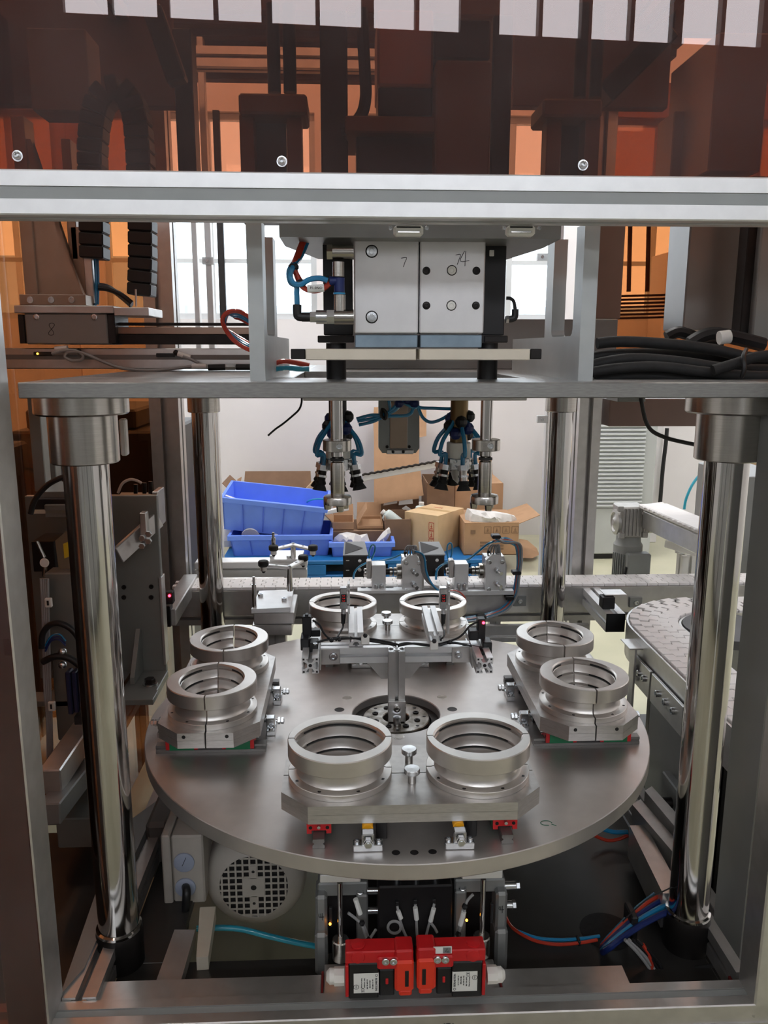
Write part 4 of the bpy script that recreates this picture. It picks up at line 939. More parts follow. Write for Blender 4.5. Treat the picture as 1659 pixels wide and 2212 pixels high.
# curved conveyor on the right
cc = thing('conveyor', 'curved white chain conveyor bending round beside the turntable at the right', 'conveyor', (.80, .2, .0))
path = [(.793, -.42), (.793, .36)]+[(1.003-.21*math.cos(t), .36+.21*math.sin(t)) for t in [i*PI/2/14 for i in range(1, 15)]]+[(1.9, .57)]
chain(cc, path, .142, .046)
def strip(o, off, z0, z1, th, name, m=ALU):
    P = [Vector((x, y, 0)) for x, y in path]; A = []; B = []
    for i in range(len(P)):
        d = (P[min(i+1, len(P)-1)]-P[max(i-1, 0)]).normalized(); nn = Vector((-d.y, d.x, 0)); A.append(P[i]+nn*off); B.append(P[i]+nn*(off+th))
    b = MB(); n = len(A); vs = [Vector((p.x, p.y, z)) for z in (z0, z1) for p in A]+[Vector((p.x, p.y, z)) for z in (z0, z1) for p in B]; fs = []
    for i in range(n-1): fs += [(i, i+1, n+i+1, n+i), (2*n+i, 3*n+i, 3*n+i+1, 2*n+i+1), (n+i, n+i+1, 3*n+i+1, 3*n+i), (i, 2*n+i, 2*n+i+1, i+1)]
    fs += [(0, n, 3*n, 2*n), (n-1, 3*n-1, 4*n-1, 2*n-1)]
    b.add(vs, fs); return b.build(name, m, o)
strip(cc, .073, .59, .694, .006, 'outer_rail'); strip(cc, -.079, .59, .694, .006, 'inner_rail'); strip(cc, -.071, .682, .686, .142, 'wear_strip', GREYM)
b = MB(); b.lathe([(.0, .672), (.128, .672), (.128, .698), (0, .698)], (1.003, .36, 0), None, 40, False); b.build('corner_disc', mat('dark_grey_disc', (84, 84, 86), .5, .1, .1, 20), cc)
for y in (-.25, .30):
    b = MB(); b.profile((.793, y, .0), (.793, y, .585), .06, (0, 1, 0)); b.build('leg', DSTEEL, cc)
for y0, y1 in ((-.05, .16), (.17, .32)):
    b = MB(); b.bx(.702, .710, y0, y1, .56, .64, .001); k = b.build('joint_plate', ALU, cc)
    for q in (.25, .5, .75):
        b = MB(); screw(b, (.702, y0+(y1-y0)*q, .605), (-1, 0, 0), .009, .008); b.build('bolt', ZINC, k)
b = MB(); b.bx(.675, .72, .26, .34, .668, .672, .001); b.bx(.690, .696, .26, .30, .40, .668, .001); b.build('guide_bracket', ALU, cc)
# lower support frame right of the turntable
t = thing('support_stand', 'dark grey support frame under the curved conveyor', 'stand', (.78, .1, 0))
b = MB(); b.bx(.72, .74, -.05, .20, .02, .56, .002); b.build('panel', GREYM, t)
for y in (-.16, -.06):
    b = MB(); b.profile((.80, y, .02), (.80, y, .585), .05, (0, 1, 0)); b.build('upright', DSTEEL, t)
b = MB(); b.bx(.70, .79, -.08, .04, .33, .42, .003); k = b.build('hinge_block', GREYM, t)
b = MB(); b.cyl((.70, -.03, .37), (.675, -.03, .37), .014, n=16); b.build('hinge_bolt', DSTEEL, k)
# side rail profile with black end caps at the right back
t = thing('rail_profile', 'slotted bar with a black end cap pointing at the turntable from the back right', 'bar', (.62, .75, .62))
p0 = atz(1329, 1345, .655); p0 = Vector((p0.x, p0.y, .655)); p1 = atz(1260, 1270, .655); p1 = Vector((p1.x, p1.y+.02, .655))
b = MB(); b.profile(p0, p1, .06); b.build('bar', ALUW, t)
d = (p1-p0).normalized(); b = MB(); b.bar(p0-d*.004, p0, .060, .060, None, .003); b.build('end_cap', BLKP, t)
b = MB(); b.bx(p0.x-.03, p0.x+.01, p0.y+.04, p0.y+.08, .686, .725, .002); b.build('sensor', BLKP, t)
b = MB(); b.bx(p0.x-.02, p0.x+.05, p0.y+.05, p0.y+.11, .727, .731, .001); b.build('sensor_bracket', ALU, t)
# low rail beyond the turntable (right)
b = MB(); b.bx(-.20, .70, .71, .73, .545, .585, .002); b.bx(-.2, .70, .70, .745, .53, .545, .001)
tag(b.build('cross_rail', ALU), 'low horizontal rail behind the turntable below the conveyor', 'rail')

# ------------------------------------------------------------------ pusher units on the back conveyor
def pusher(dx, dy, lb):
    X = lambda px: at(px+dx, 1250+dy, .80).x
    Z = lambda py: at(870+dx, py+dy, .80).z
    t = thing('pusher_unit', 'aluminium pusher with shaft coupling and square valve body, %s' % lb, 'pusher', (X(860), .80, Z(1276)), 'pushers on the back conveyor')
    b = MB(); b.bx(X(803), X(833), .79, .85, Z(1276), Z(1219), .002); k = b.build('bearing_block', ALUW, t)
    for q in (812, 824):
        b = MB(); screw(b, (X(q), .786, Z(1271)), (0, 0, 1), .0075, .020); b.build('block_screw', ZINC, k)
    b = MB(); b.bx(X(792), X(803), .80, .84, Z(1250), Z(1212), .003); b.build('stop_plate', ALU, t)
    b = MB(); b.cyl((X(786), .82, Z(1239)), (X(793), .82, Z(1239)), .014, n=20, ch=.002); b.build('shaft_nose', CHROME, t)
    b = MB(); b.cyl((X(833), .82, Z(1238)), (X(850), .82, Z(1238)), .011, n=20); b.build('shaft', DSTEEL, t)
    b = MB()
    b.cyl((X(842), .82, Z(1238)), (X(848), .82, Z(1238)), .0155, n=20); b.cyl((X(851), .82, Z(1238)), (X(857), .82, Z(1238)), .0155, n=20); b.build('coupling', STEEL, t)
    b = MB(); b.cyl((X(857), .82, Z(1238)), (X(868), .82, Z(1238)), .027, n=28, ch=.002); b.build('flange_disc', STEEL, t)
    b = MB(); x0, x1 = X(868), X(910); b.py([(x0, Z(1276)), (x1, Z(1276)), (x1, Z(1215)), (x1-.018, Z(1197)), (x0+.02, Z(1197)), (x0, Z(1208))], .775, .80); k = b.build('valve_body', ALUW, t, smooth=False)
    b = MB(); b.py([(x0, Z(1276)), (x1+.01, Z(1276)), (x1+.01, Z(1225)), (x1, Z(1205)), (x0, Z(1205))], .805, .855); b.build('rear_body', ALU, t, smooth=False)
    for u, v in ((876, 1212), (903, 1212), (876, 1271), (903, 1271)):
        b = MB(); screw(b, (X(u), .775, Z(v)), (0, -1, 0), .0075, .003); b.build('corner_screw', ZINC, k)
    for v in (1228, 1256):
        b = MB(); c = Vector((X(890), .775, Z(v))); e = c+Vector((.012, -.035, -.006)); b.cyl(c, c.lerp(e, .4), .0095, n=6); b.cyl(c.lerp(e, .4), e, .0068, n=12); b.build('fitting', ZINC, k)
    for i in range(4):
        b = MB(); b.tube([(X(876+i*6), .80, Z(1205)), (X(873+i*6), .79, Z(1190)), (X(880+i*5), .79, Z(1178)), (X(890+i*3), .80, Z(1184)), (X(893+i*3), .81, Z(1205))], .0032, 6, 4); b.build('sensor_lead', GREYC, t)
    for i in range(3):
        b = MB(); b.ball((X(874+i*9), .785, Z(1192+i*8)), .006, 8); b.build('lead_tie', BLKP, t)
    return t
pusher(0, 0, 'left of the pair'); pusher(178, -2, 'right of the pair')
b = MB(); p0 = at(772, 1278, .76); p1 = at(908, 1278, .76)
b.bx(p0.x, p1.x, .76, .88, at(840, 1282, .76).z, at(840, 1276, .76).z); k = tag(b.build('slotted_plate', ALUW), 'slotted white plate under the left pusher', 'plate')
for u in (785, 800, 838, 845, 880):
    p = at(u, 1270, .80); q = MB(); q.lathe([(.009, 0), (.007, .0006), (0, .0004)], (p.x, .80, at(840, 1276, .76).z+.0003), None, 12, False); q.build('slot_hole', DSTEEL, k)
b = MB(); p0 = at(945, 1290, .77); p1 = at(1110, 1290, .77); b.bx(p0.x, p1.x, .77, .88, at(1030, 1286, .77).z, at(1030, 1277, .77).z)
tag(b.build('base_bar', ALUW), 'white base plate under the right pusher', 'plate')
# black arrow blocks
for i, (xa, xb, ya, yb, ym) in enumerate(((741, 793, 1170, 1256, 1199), (908, 960, 1170, 1250, 1198))):
    Y = 1.02
    t = thing('arrow_block', 'black block with a grey top carrying a black arrow, %s pusher' % ('behind the left' if i == 0 else 'between the left and right'), 'block', at((xa+xb)/2, yb, Y), 'black arrow blocks')
    pb(xa, ym, xb, yb, Y, Y+.09, .003).build('body', BLACK, t)
    x0, x1 = at(xa, ym, Y).x, at(xb, ym, Y).x; z = at(xa, ym, Y).z
    zt = at((xa+xb)/2, ya, Y+.13).z
    b = MB(); b.add([(x0, Y-.002, z), (x1+.004, Y-.002, z), (x1-.006, Y+.13, zt), (x0+.004, Y+.13, zt), (x0, Y-.002, z-.004), (x1+.004, Y-.002, z-.004), (x1-.006, Y+.13, zt-.01), (x0+.004, Y+.13, zt-.01)], [(0, 1, 2, 3), (0, 4, 5, 1), (1, 5, 6, 2), (2, 6, 7, 3), (3, 7, 4, 0), (7, 6, 5, 4)])
    tp = b.build('sloping_top', mat('grey_printed_top', (120, 122, 124), .5, .2), t, smooth=False)
    A = Vector((x0+.006, Y+.004, z+.0012)); B_ = Vector((x0+.009, Y+.124, zt+.0008)); C_ = Vector((x1-.014, Y+.062, (z+zt)/2+.0012))
    b = MB(); b.flat([A, C_, B_], .0004, (0, 0, 1)); b.build('arrow_print', INK, tp, smooth=False)
    for u, v in ((xb-16, ym+12), (xb-16, ym+32)):
        b = MB(); screw(b, at(u, v, Y), (0, -1, 0), .0065, .002); b.build('screw', ZINC, t)
    for v in (ym+12, ym+33):
        b = MB(); q = at(xa+10, v, Y-.0006); b.bx(q.x-.006, q.x+.006, q.y-.0006, q.y+.001, q.z-.0015, q.z+.0015, 0); b.build('scale_mark', LABEL, t)
tb('air_tube', BLUET, [(765, 1258), (764, 1243), (772, 1228), (792, 1216), (820, 1212), (850, 1205), (875, 1193)], .0035, 'blue tube arching in front of the left black arrow block', .90)
tb('air_tube', BLUET, [(942, 1252), (943, 1236), (950, 1224), (970, 1214), (1000, 1211), (1015, 1206), (1035, 1190), (1060, 1172), (1090, 1170), (1115, 1180), (1127, 1205), (1122, 1235), (1112, 1260)], .0042, 'blue tube rising over the right pusher in a wide arch', .86)
tb('air_tube', BLUET, [(800, 1215), (797, 1195), (803, 1178), (810, 1180), (808, 1195), (800, 1212)], .003, 'small blue loop above the left bearing block', .88)
tb('air_tube', BLUET, [(970, 1215), (966, 1195), (967, 1178), (974, 1173), (977, 1185), (974, 1205)], .003, 'small blue loop above the right bearing block', .88)
for i in range(6):
    o = i*2.2; m = (BLUET, BLUET, REDT, GREYC, BLUET, GREYC)[i]
    tb('tube_bundle_strand', m, [(1062+o, 1172-o), (1090, 1162+o), (1112+o, 1175), (1118+o*.8, 1210), (1114+o*.7, 1250), (1106+o, 1285), (1085+o, 1312+o*.5), (1050, 1326+o), (1005, 1334+o)], .0036, 'strand of the tube bundle at the right pusher, '+['outer blue', 'second blue', 'red', 'outer grey', 'inner blue', 'inner grey'][i], .80-.008*i, group='strands of the tube bundle at the right pusher')
for i, (x, y) in enumerate(((1071, 1158), (1115, 1236), (1100, 1290), (1040, 1332))):
    b = MB(); c = at(x, y, .77); b.box(c, (.03, .035, .012), .004); tag(b.build('cable_tie', BLKP), 'black tie on the looping tube bundle, %s' % ['topmost', 'second from the top', 'third from the top', 'lowest'][i], 'tie', 'ties on the tube bundle')
for i in range(4):
    tb('sensor_lead_strand', GREYC if i < 3 else BLUET, [(890+i*2, 1188+i), (906+i*3, 1200), (912+i*3, 1235), (925+i*2, 1258), (945, 1268+i*2), (965, 1278+i*2)], .0036, ['first grey', 'second grey', 'third grey', 'single blue'][i]+' strand of the lead bundle running down beside the left pusher', .775-.006*i, group='strands of the grey lead bundle')
tb('red_lead', REDT, [(960, 1276), (985, 1276), (1000, 1285), (1008, 1300)], .0024, 'thin red wire arching over the right back ring', .70, 'wire')

# ------------------------------------------------------------------ arm stand behind the turntable, left
def arm(hx, hy, ends, Y, py_post, lb, postpx):
    h = at(hx, hy, Y); t = thing('locator_arm', 'V-shaped silver arm with two black rubber buttons, %s' % lb, 'arm', at(postpx[0], postpx[1], Y), 'V-shaped locator arms')
    b = MB(); q = at(postpx[0], postpx[1], Y); b.cyl((h.x, Y, q.z), (h.x, Y, h.z+.004), .0095, n=18); b.build('post', CHROME, t)
    for ex_, ey_, Ye in ends:
        e = at(ex_, ey_, Ye); b = MB(); b.bar(h, e, .020, .009, (0, 0, 1), .002); k = b.build('arm_bar', ALUW, t)
        b = MB(); b.lathe([(.014, -.004), (.0175, 0), (.0175, .012), (.014, .016), (0, .016)], e, None, 20, False); b.build('rubber_button', RUB, k)
        b = MB(); b.cyl(e-ez*.018, e-ez*.004, .011, n=14); b.build('button_seat', ALU, k)
        b = MB(); b.cyl(e-ez*.026, e-ez*.018, .004, .0085, 10); b.build('pointed_tip', DSTEEL, k)
        m_ = h.lerp(e, .5); b = MB(); b.lathe([(.0045, .0052), (0, .0053)], m_, None, 10, False); b.build('hole', DSTEEL, k)
    b = MB(); screw(b, h+ez*.0048, (0, 0, 1), .006, .003); b.build('hub_screw', ZINC, t)
arm(625, 1226, [(569, 1221, .70), (655, 1209, .80)], .72, 1275, 'nearer to the turntable', (625, 1276))
arm(633, 1177, [(591, 1187, .98), (676, 1187, .98)], 1.04, 1230, 'farther back', (633, 1212))
st = thing('arm_plate', 'thick square silver plate with two bolts and a pin behind the turntable', 'plate', atz(590, 1300, .60))
P = [atz(x, y, .70) for x, y in ((543, 1316), (627, 1312), (634, 1273), (560, 1276))]
for q in P: q.y = min(q.y, .796)
b = MB(); b.flat([p-ez*.014 for p in P], .014, (0, 0, 1)); b.build('top_plate', ALUW, st, smooth=False)
x0, x1, y0, y1 = P[0].x+.006, P[1].x+.012, P[0].y+.004, min(P[2].y-.01, .79)
b = MB(); b.bx(x0, x1, y0, y1, .648, .6855, .002); b.build('upper_block', ALU, st)
b = MB(); b.bx(x0-.006, x1-.008, y0-.004, y1-.01, .612, .647, .002); b.build('lower_block', ALU, st)
b = MB(); b.profile(((x0+x1)/2, (y0+y1)/2, 0), ((x0+x1)/2, (y0+y1)/2, .611), .06, (0, 1, 0)); b.build('leg', ALU, st)
for u, v in ((563, 1289), (614, 1298)):
    p = atz(u, v, .70); b = MB(); screw(b, p, (0, 0, 1), .0085, .010); b.build('bolt', ZINC, st)
p = atz(550, 1312, .70); b = MB(); b.cyl(p, p+ez*.075, .0068, n=16); b.cyl(p+ez*.075, p+ez*.10, .0042, n=14); b.build('pin', CHROME, st)
# flat bars behind it
t = thing('back_bars', 'stack of pale flat bars behind the left column, carrying a square plate', 'bars', at(540, 1250, 1.02))
for (a, c, d, e, Y0, Y1) in ((420, 1214, 663, 1229, 1.03, 1.10), (420, 1230, 663, 1252, 1.04, 1.08)):
    pb(a, c, d, e, Y0, Y1, .003).build('flat_bar', ALUW, t)
q0 = at(420, 1256, .95); q1 = at(614, 1256, .95); b = MB(); b.cyl(q0, (q1.x, q0.y, q0.z), .013, n=16); b.build('round_bar', ALUW, t)
Q = [at(x, y, Y) for x, y, Y in ((583, 1213, 1.03), (650, 1213, 1.03), (657, 1193, 1.15), (600, 1193, 1.15))]
b = MB(); b.flat(Q, .008, (0, 0, 1)); b.build('square_plate', ALUW, t, smooth=False)
for u, v in ((588, 1202), (624, 1203)):
    b = MB(); p = at(u, v+5, 1.05); b.cyl(p, p+ez*.014, .009, n=14); b.build('bolt', ZINC, t)
b = MB(); p = at(591, 1182, 1.0); b.cyl(p, p+ez*.035, .0075, n=14); b.cyl(p+ez*.035, p+ez*.055, .0045, n=12); b.build('pin', CHROME, t)
# ------------------------------------------------------------------ drive motor under the turntable
YM = -.235
mc = at(548, 1917, YM)
t = thing('drive_motor', 'grey electric motor with a square-holed fan cover under the turntable', 'motor', (mc.x, YM+.1, .15))
k = Vector((mc.x, YM, mc.z)); FB = (ex, ez, -ey)
b = MB(); b.lathe([(.1135, -.30), (.1165, -.30), (.1165, -.055), (.114, -.032), (.104, -.016), (.088, -.006), (.0775, -.001), (.0765, -.003)], k, FB, 64, False); b.build('fan_cover', MOTORG, t)
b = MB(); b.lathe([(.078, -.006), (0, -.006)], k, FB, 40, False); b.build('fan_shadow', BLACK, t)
b = MB()
pt_ = .0158
for i in range(-4, 6):
    c = (i-.5)*pt_; L = math.sqrt(max(0, .077**2-c*c))
    if L < .02: continue
    b.box(k+Vector((c, .0018, 0)), (.0042, .003, 2*L), .0005); b.box(k+Vector((0, .0022, c)), (2*L, .003, .0042), .0005)
b.box(k+Vector((0, .001, 0)), (pt_*3+.002, .004, pt_*3+.002), .001); b.box(k+Vector((0, .001, .037)), (pt_, .004, pt_*2), .001); b.box(k+Vector((0, .001, -.037)), (pt_, .004, pt_*2), .001)
b.build('grille', MOTORG, t)
for dz, r in ((0, .0065), (.040, .0035), (-.040, .0035)):
    b = MB(); b.lathe([(r, .0012), (0, .0012)], k+ez*dz, FB, 14, False); b.build('grille_hole', BLACK, t)
b = MB(); b.bx(mc.x-.11, mc.x+.11, YM+.30, YM+.33, .16, .36, .003); b.build('rear_flange', MOTORG, t)
b = MB(); b.bx(mc.x-.06, mc.x+.06, YM+.33, .24, .18, .34, .004); b.build('gear_case', MOTORG, t)
# terminal box
t = thing('terminal_box', 'cream terminal box with two round grey plugs left of the motor', 'box', at(404, 1950, -.26))
pb(372, 1806, 441, 1952, -.262, -.16, .004).build('body', MOTORG, t)
b = MB(); x0 = at(372, 1880, -.262).x; z0 = at(372, 1958, -.262).z; z1 = at(372, 1806, -.262).z
b.bx(x0-.020, x0-.001, -.268, -.145, z0-.004, z1+.004, .003); b.build('lid', MOTORG, t)
for i, (u, v) in enumerate(((398, 1862), (401, 1916))):
    b = MB(); b.lathe([(.0225, .0002), (.0225, .004), (.020, .0055), (0, .0055)], at(u, v, -.2625), FB, 28, False); b.build('round_plug', mat('blue_grey_plastic', (150, 158, 176), .5), t)
p = at(398, 1862, -.269); b = MB(); b.bar(p+Vector((-.005, 0, -.010)), p+Vector((.004, 0, .010)), .0012, .0012, None, 0); b.build('plug_slot', INK, t)
run('motor_cable', BLKP, [at(401, 1916, -.268), at(403, 1925, -.29), at(402, 1950, -.295), at(400, 1990, -.28), at(397, 2015, -.26)], .009, 'thick black cable dropping from the terminal box', 'cable', n=12)
b = pb(316, 1780, 366, 1900, -.12, .05, .01); tag(b.build('gear_housing', mat('dark_grey_casting', (96, 94, 92), .5, .3, .1, 30)), 'dark grey gear housing behind the terminal box', 'gearbox')
tb('air_tube', CYANT, [(425, 2006), (470, 2004), (520, 2007), (580, 2022), (640, 2036), (700, 2047)], .0062, 'teal air hose crossing below the motor', -.33, 'hose', n=12)

# ------------------------------------------------------------------ base bars
def flatbar(name, label, q, z0, z1, m=ALU):
    P = [atz(x, y, z1) for x, y in q]; b = MB(); b.flat([p-ez*(z1-z0) for p in P], z1-z0, (0, 0, 1)); return tag(b.build(name, m, smooth=False), label, 'bar')
flatbar('base_bar', 'pale flat bar on the base running back below the motor', ((377, 2008), (422, 2008), (381, 2153), (325, 2153)), .3005, .325)
flatbar('base_bar', 'cream edge bar right of the pale base bar', ((432, 1960), (466, 1958), (450, 2066), (424, 2068)), .3005, .330, CREAM)
flatbar('base_bar', 'square grey bar on the base right of the turntable', ((1360, 1783), (1394, 1782), (1475, 1930), (1432, 1930)), .32, .40)
flatbar('base_bar', 'long grey bar leaning back at the lower right, inner', ((1366, 1738), (1384, 1726), (1492, 1850), (1470, 1860)), .38, .42)
flatbar('base_bar', 'long grey bar leaning back at the lower right, outer', ((1393, 1708), (1408, 1698), (1500, 1800), (1480, 1812)), .40, .44)
flatbar('base_bar', 'wide grey bar in depth at the left below the column', ((255, 1790), (345, 1725), (182, 2090), (130, 2150)), .33, .37, GREYM)
b = MB(); b.bx(-.60, -.17, -.598, -.548, .305, .352, .0015); tag(b.build('inner_beam', ALU), 'inner aluminium beam behind the front bottom beam, left section', 'beam')
b = MB(); b.bx(-.1655, .158, -.598, -.52, .305, .350, .0015); tag(b.build('inner_beam', ALU), 'inner aluminium beam behind the front bottom beam, middle section under the red switches', 'beam')
b = MB(); b.bx(.1625, .40, -.598, -.548, .305, .352, .0015); tag(b.build('inner_beam', ALU), 'inner aluminium beam behind the front bottom beam, right section', 'beam')
run('red_seal', mat('dark_red_seal', (110, 22, 24), .5), [Vector((-.168, -.545, .354)), Vector((-.168, -.60, .353)), Vector((-.169, -.6005, .335))], .0022, 'thin dark red cord in the joint left of the red switches', 'cord')
run('red_seal', mat('dark_red_seal', (110, 22, 24), .5), [Vector((.160, -.545, .354)), Vector((.160, -.60, .353)), Vector((.161, -.6005, .335))], .0022, 'thin dark red cord in the joint right of the red switches', 'cord')
b = pb(1585, 2128, 1640, 2146, -.59, -.565); tag(b.build('red_clip', mat('dark_red_seal', (110, 22, 24), .5)), 'dark red plastic clip in the lower right corner', 'clip')

# ------------------------------------------------------------------ lift cylinders and valve block
YC = -.50
def lift(s_, lb):
    m = (lambda x: x) if s_ < 0 else (lambda x: 1777-x)
    dy = 0 if s_ < 0 else -8
    t = thing('lift_cylinder', 'twin-walled grey lift cylinder with a steel rod, marked 4, %s of the black block' % lb, 'cylinder', at(m(735), 2100, YC), 'lift cylinders under the turntable')
    def q(x0, y0, x1, y1, Ya, Yb, ch=.0015):
        a, c = sorted((m(x0), m(x1))); return pb(a, y0+dy, c, y1+dy, Ya, Yb, ch)
    q(682, 1938, 707, 2085, YC, YC+.06, .006).build('outer_wall', GREYM, t)
    b = q(680, 2020, 708, 2110, YC-.012, YC+.05, .006); b.build('wall_foot', GREYM, t)
    q(770, 1935, 795, 2045, YC+.01, YC+.06, .003).build('inner_wall', GREYM, t)
    q(706, 1925, 771, 2060, YC+.045, YC+.07).build('back_wall', BLACK, t)
    q(686, 1908, 795, 1937, YC+.02, YC+.09, .003).build('head', GREYM, t)
    q(691, 1890, 779, 1907, YC-.035, YC+.05).build('rod_plate', ALUW, t)
    c = at(m(735), 1980+dy, YC-.01); b = MB(); b.cyl((c.x, YC-.01, at(m(735), 2050+dy, YC-.01).z), (c.x, YC-.01, at(m(735), 1906+dy, YC-.01).z), .0052, n=18); b.build('rod', CHROME, t)
    b = MB(); b.cyl((c.x, YC-.01, at(m(735), 2070+dy, YC-.01).z), (c.x, YC-.01, at(m(735), 2028+dy, YC-.01).z), .0165, n=24, ch=.002); b.build('bushing', STEEL, t)
    b = MB(); screw(b, at(m(692), 1934+dy, YC+.02)+ez*.002, (0, -.3, 1), .0075, .005); b.build('head_screw', BLUEZ, t)
    b = MB(); screw(b, at(m(778), 1930+dy, YC+.02)+ez*.002, (0, -.3, 1), .0075, .005); b.build('head_screw', ZINC, t)
    p = at(m(694), 1980+dy-(8 if s_ > 0 else 0), YC-.0006); d = lambda a, c_: p+Vector((a, 0, c_))
    stroke([[d(-.004, .006), d(-.004, -.001), d(.005, -.001)], [d(-.001, .006), d(-.001, -.001)], [d(.002, .007), d(.002, -.008)]], 'ink_mark', INK, t, .0006)
    pb(*sorted((m(711), m(718)))[:1], 1962+dy, sorted((m(711), m(718)))[1], 2003+dy, YC-.001, YC+.006, .001).build('reed_sensor', BLKP, t)
    if s_ < 0: b = MB(); b.ball(at(713, 1996, YC-.002), .0026, 8); b.build('amber_light', AMBER, t)
    else: b = MB(); b.ball(at(1008, 1988, YC-.002), .0026, 8); b.build('amber_light', AMBER, t)
    return t
lift(-1, 'left'); lift(1, 'right')
t = thing('valve_block', 'black valve block between the lift cylinders with three blue fittings', 'valve', at(896, 2045, YC))
pb(817, 1914, 977, 2045, YC+.0, YC+.09, .003).build('body', BLACK, t)
for x in (856, 897, 938):
    c = at(x, 1925, YC+.03); b = MB(); z0 = at(896, 1914, YC).z
    b.cyl((c.x, YC+.02, z0-.001), (c.x, YC+.02, z0+.014), .0052, n=14); f = b.build('fitting', ZINC, t)
    b = MB(); b.cyl((c.x, YC+.02, z0+.014), (c.x, YC+.02, z0+.020), .0058, n=14); b.build('blue_collar', BLUET, f)
    b = MB(); b.cyl((c.x, YC+.02, z0+.020), (c.x, YC+.02, z0+.040), .003, n=10); b.build('tube_end', BLKP if x > 860 else ZINC, f)
for v in (1924, 1967):
    b = MB(); a = at(793, v, YC+.02); c = at(818, v, YC+.02); b.cyl(a, (c.x, a.y, a.z), .0068, n=14); b.build('stud', ZINC, t)
for i, (x, v, tip, mk) in enumerate((((858), 1957, [(862, 1977), (868, 2000), (876, 2020), (890, 2046)], (860, 1968, 866, 1984)), (897, 1953, [(899, 1975), (900, 2000), (901, 2020), (904, 2040)], (897, 1960, 900, 1986)), (938, 1952, [(933, 1975), (928, 1992), (922, 2015), (917, 2036)], (937, 1962, 930, 1990)))):
    l = thing('valve_lead', 'grey lead with a white marker on the black valve block, %s' % ['left', 'middle', 'right'][i], 'cable', at(x, v, YC-.004), 'leads of the valve block')
    run('cable', GREYC, [at(x, v, YC-.003)]+[at(u, w, YC-.010) for u, w in tip], .0027, parent=l)
    b = MB(); b.cyl(at(mk[0], mk[1], YC-.010), at(mk[2], mk[3], YC-.011), .0045, n=10); b.build('marker_sleeve', LABEL, l)
    pb(x-4, v-8, x+4, v-1, YC-.006, YC, .001).build('socket', BLKP, l)
    if i == 0: run('loop', GREYC, [at(866+14*math.cos(a)-14, 2003+13*math.sin(a), YC-.012) for a in [j*2*PI/10 for j in range(11)]], .0027, parent=l, sub=3)
    if i == 2: run('cut_end', GREYC, [at(930, 1993, YC-.012), at(938, 2003, YC-.013), at(944, 2014, YC-.013)], .0027, parent=l)
for i, (pts, mk) in enumerate((([(752, 1972), (768, 1984), (782, 1998), (790, 2020), (796, 2030), (812, 2008)], (768, 1942, 778, 1974)), ([(1022, 1932), (1010, 1945), (1004, 1962), (1000, 1985), (990, 2018), (984, 2035)], (1002, 1970, 994, 1998)))):
    l = thing('sensor_lead', 'grey sensor lead with a white marker at the %s lift cylinder' % ['left', 'right'][i], 'cable', at(*pts[-1], YC-.02))
    run('cable', GREYC, [at(u, w, YC-.02) for u, w in pts], .0028, parent=l)
    run('cable', GREYC, [at(u+(6 if i == 0 else -5), w+6, YC-.015) for u, w in pts[1:-1]], .0028, parent=l)
    b = MB(); b.cyl(at(mk[0], mk[1], YC-.022), at(mk[2], mk[3], YC-.022), .0048, n=10); b.build('marker_sleeve', LABEL, l)
    for u, w in ((pts[2][0], pts[2][1]-4), (pts[4][0], pts[4][1])): b = MB(); b.ball(at(u, w, YC-.022), .006, 8); b.build('tie', BLKP, l)
for i, (x0, x1, y, r) in enumerate(((1084, 1120, 1913, 9), (1088, 1112, 1955, 9))):
    t = thing('side_stud', 'hexagon headed stud right of the right lift cylinder, %s' % ['upper', 'lower'][i], 'bolt', at(x0, y, YC+.03))
    a, c = at(x0, y, YC+.03), at(x1, y, YC+.03); b = MB(); b.cyl(a, (c.x-.006, a.y, a.z), r*.0009, n=14); b.build('shank', ZINC, t)
    b = MB(); hexn(b, (c.x-.006, a.y, a.z), (1, 0, 0), .0095, .008); b.build('head', ZINC, t)

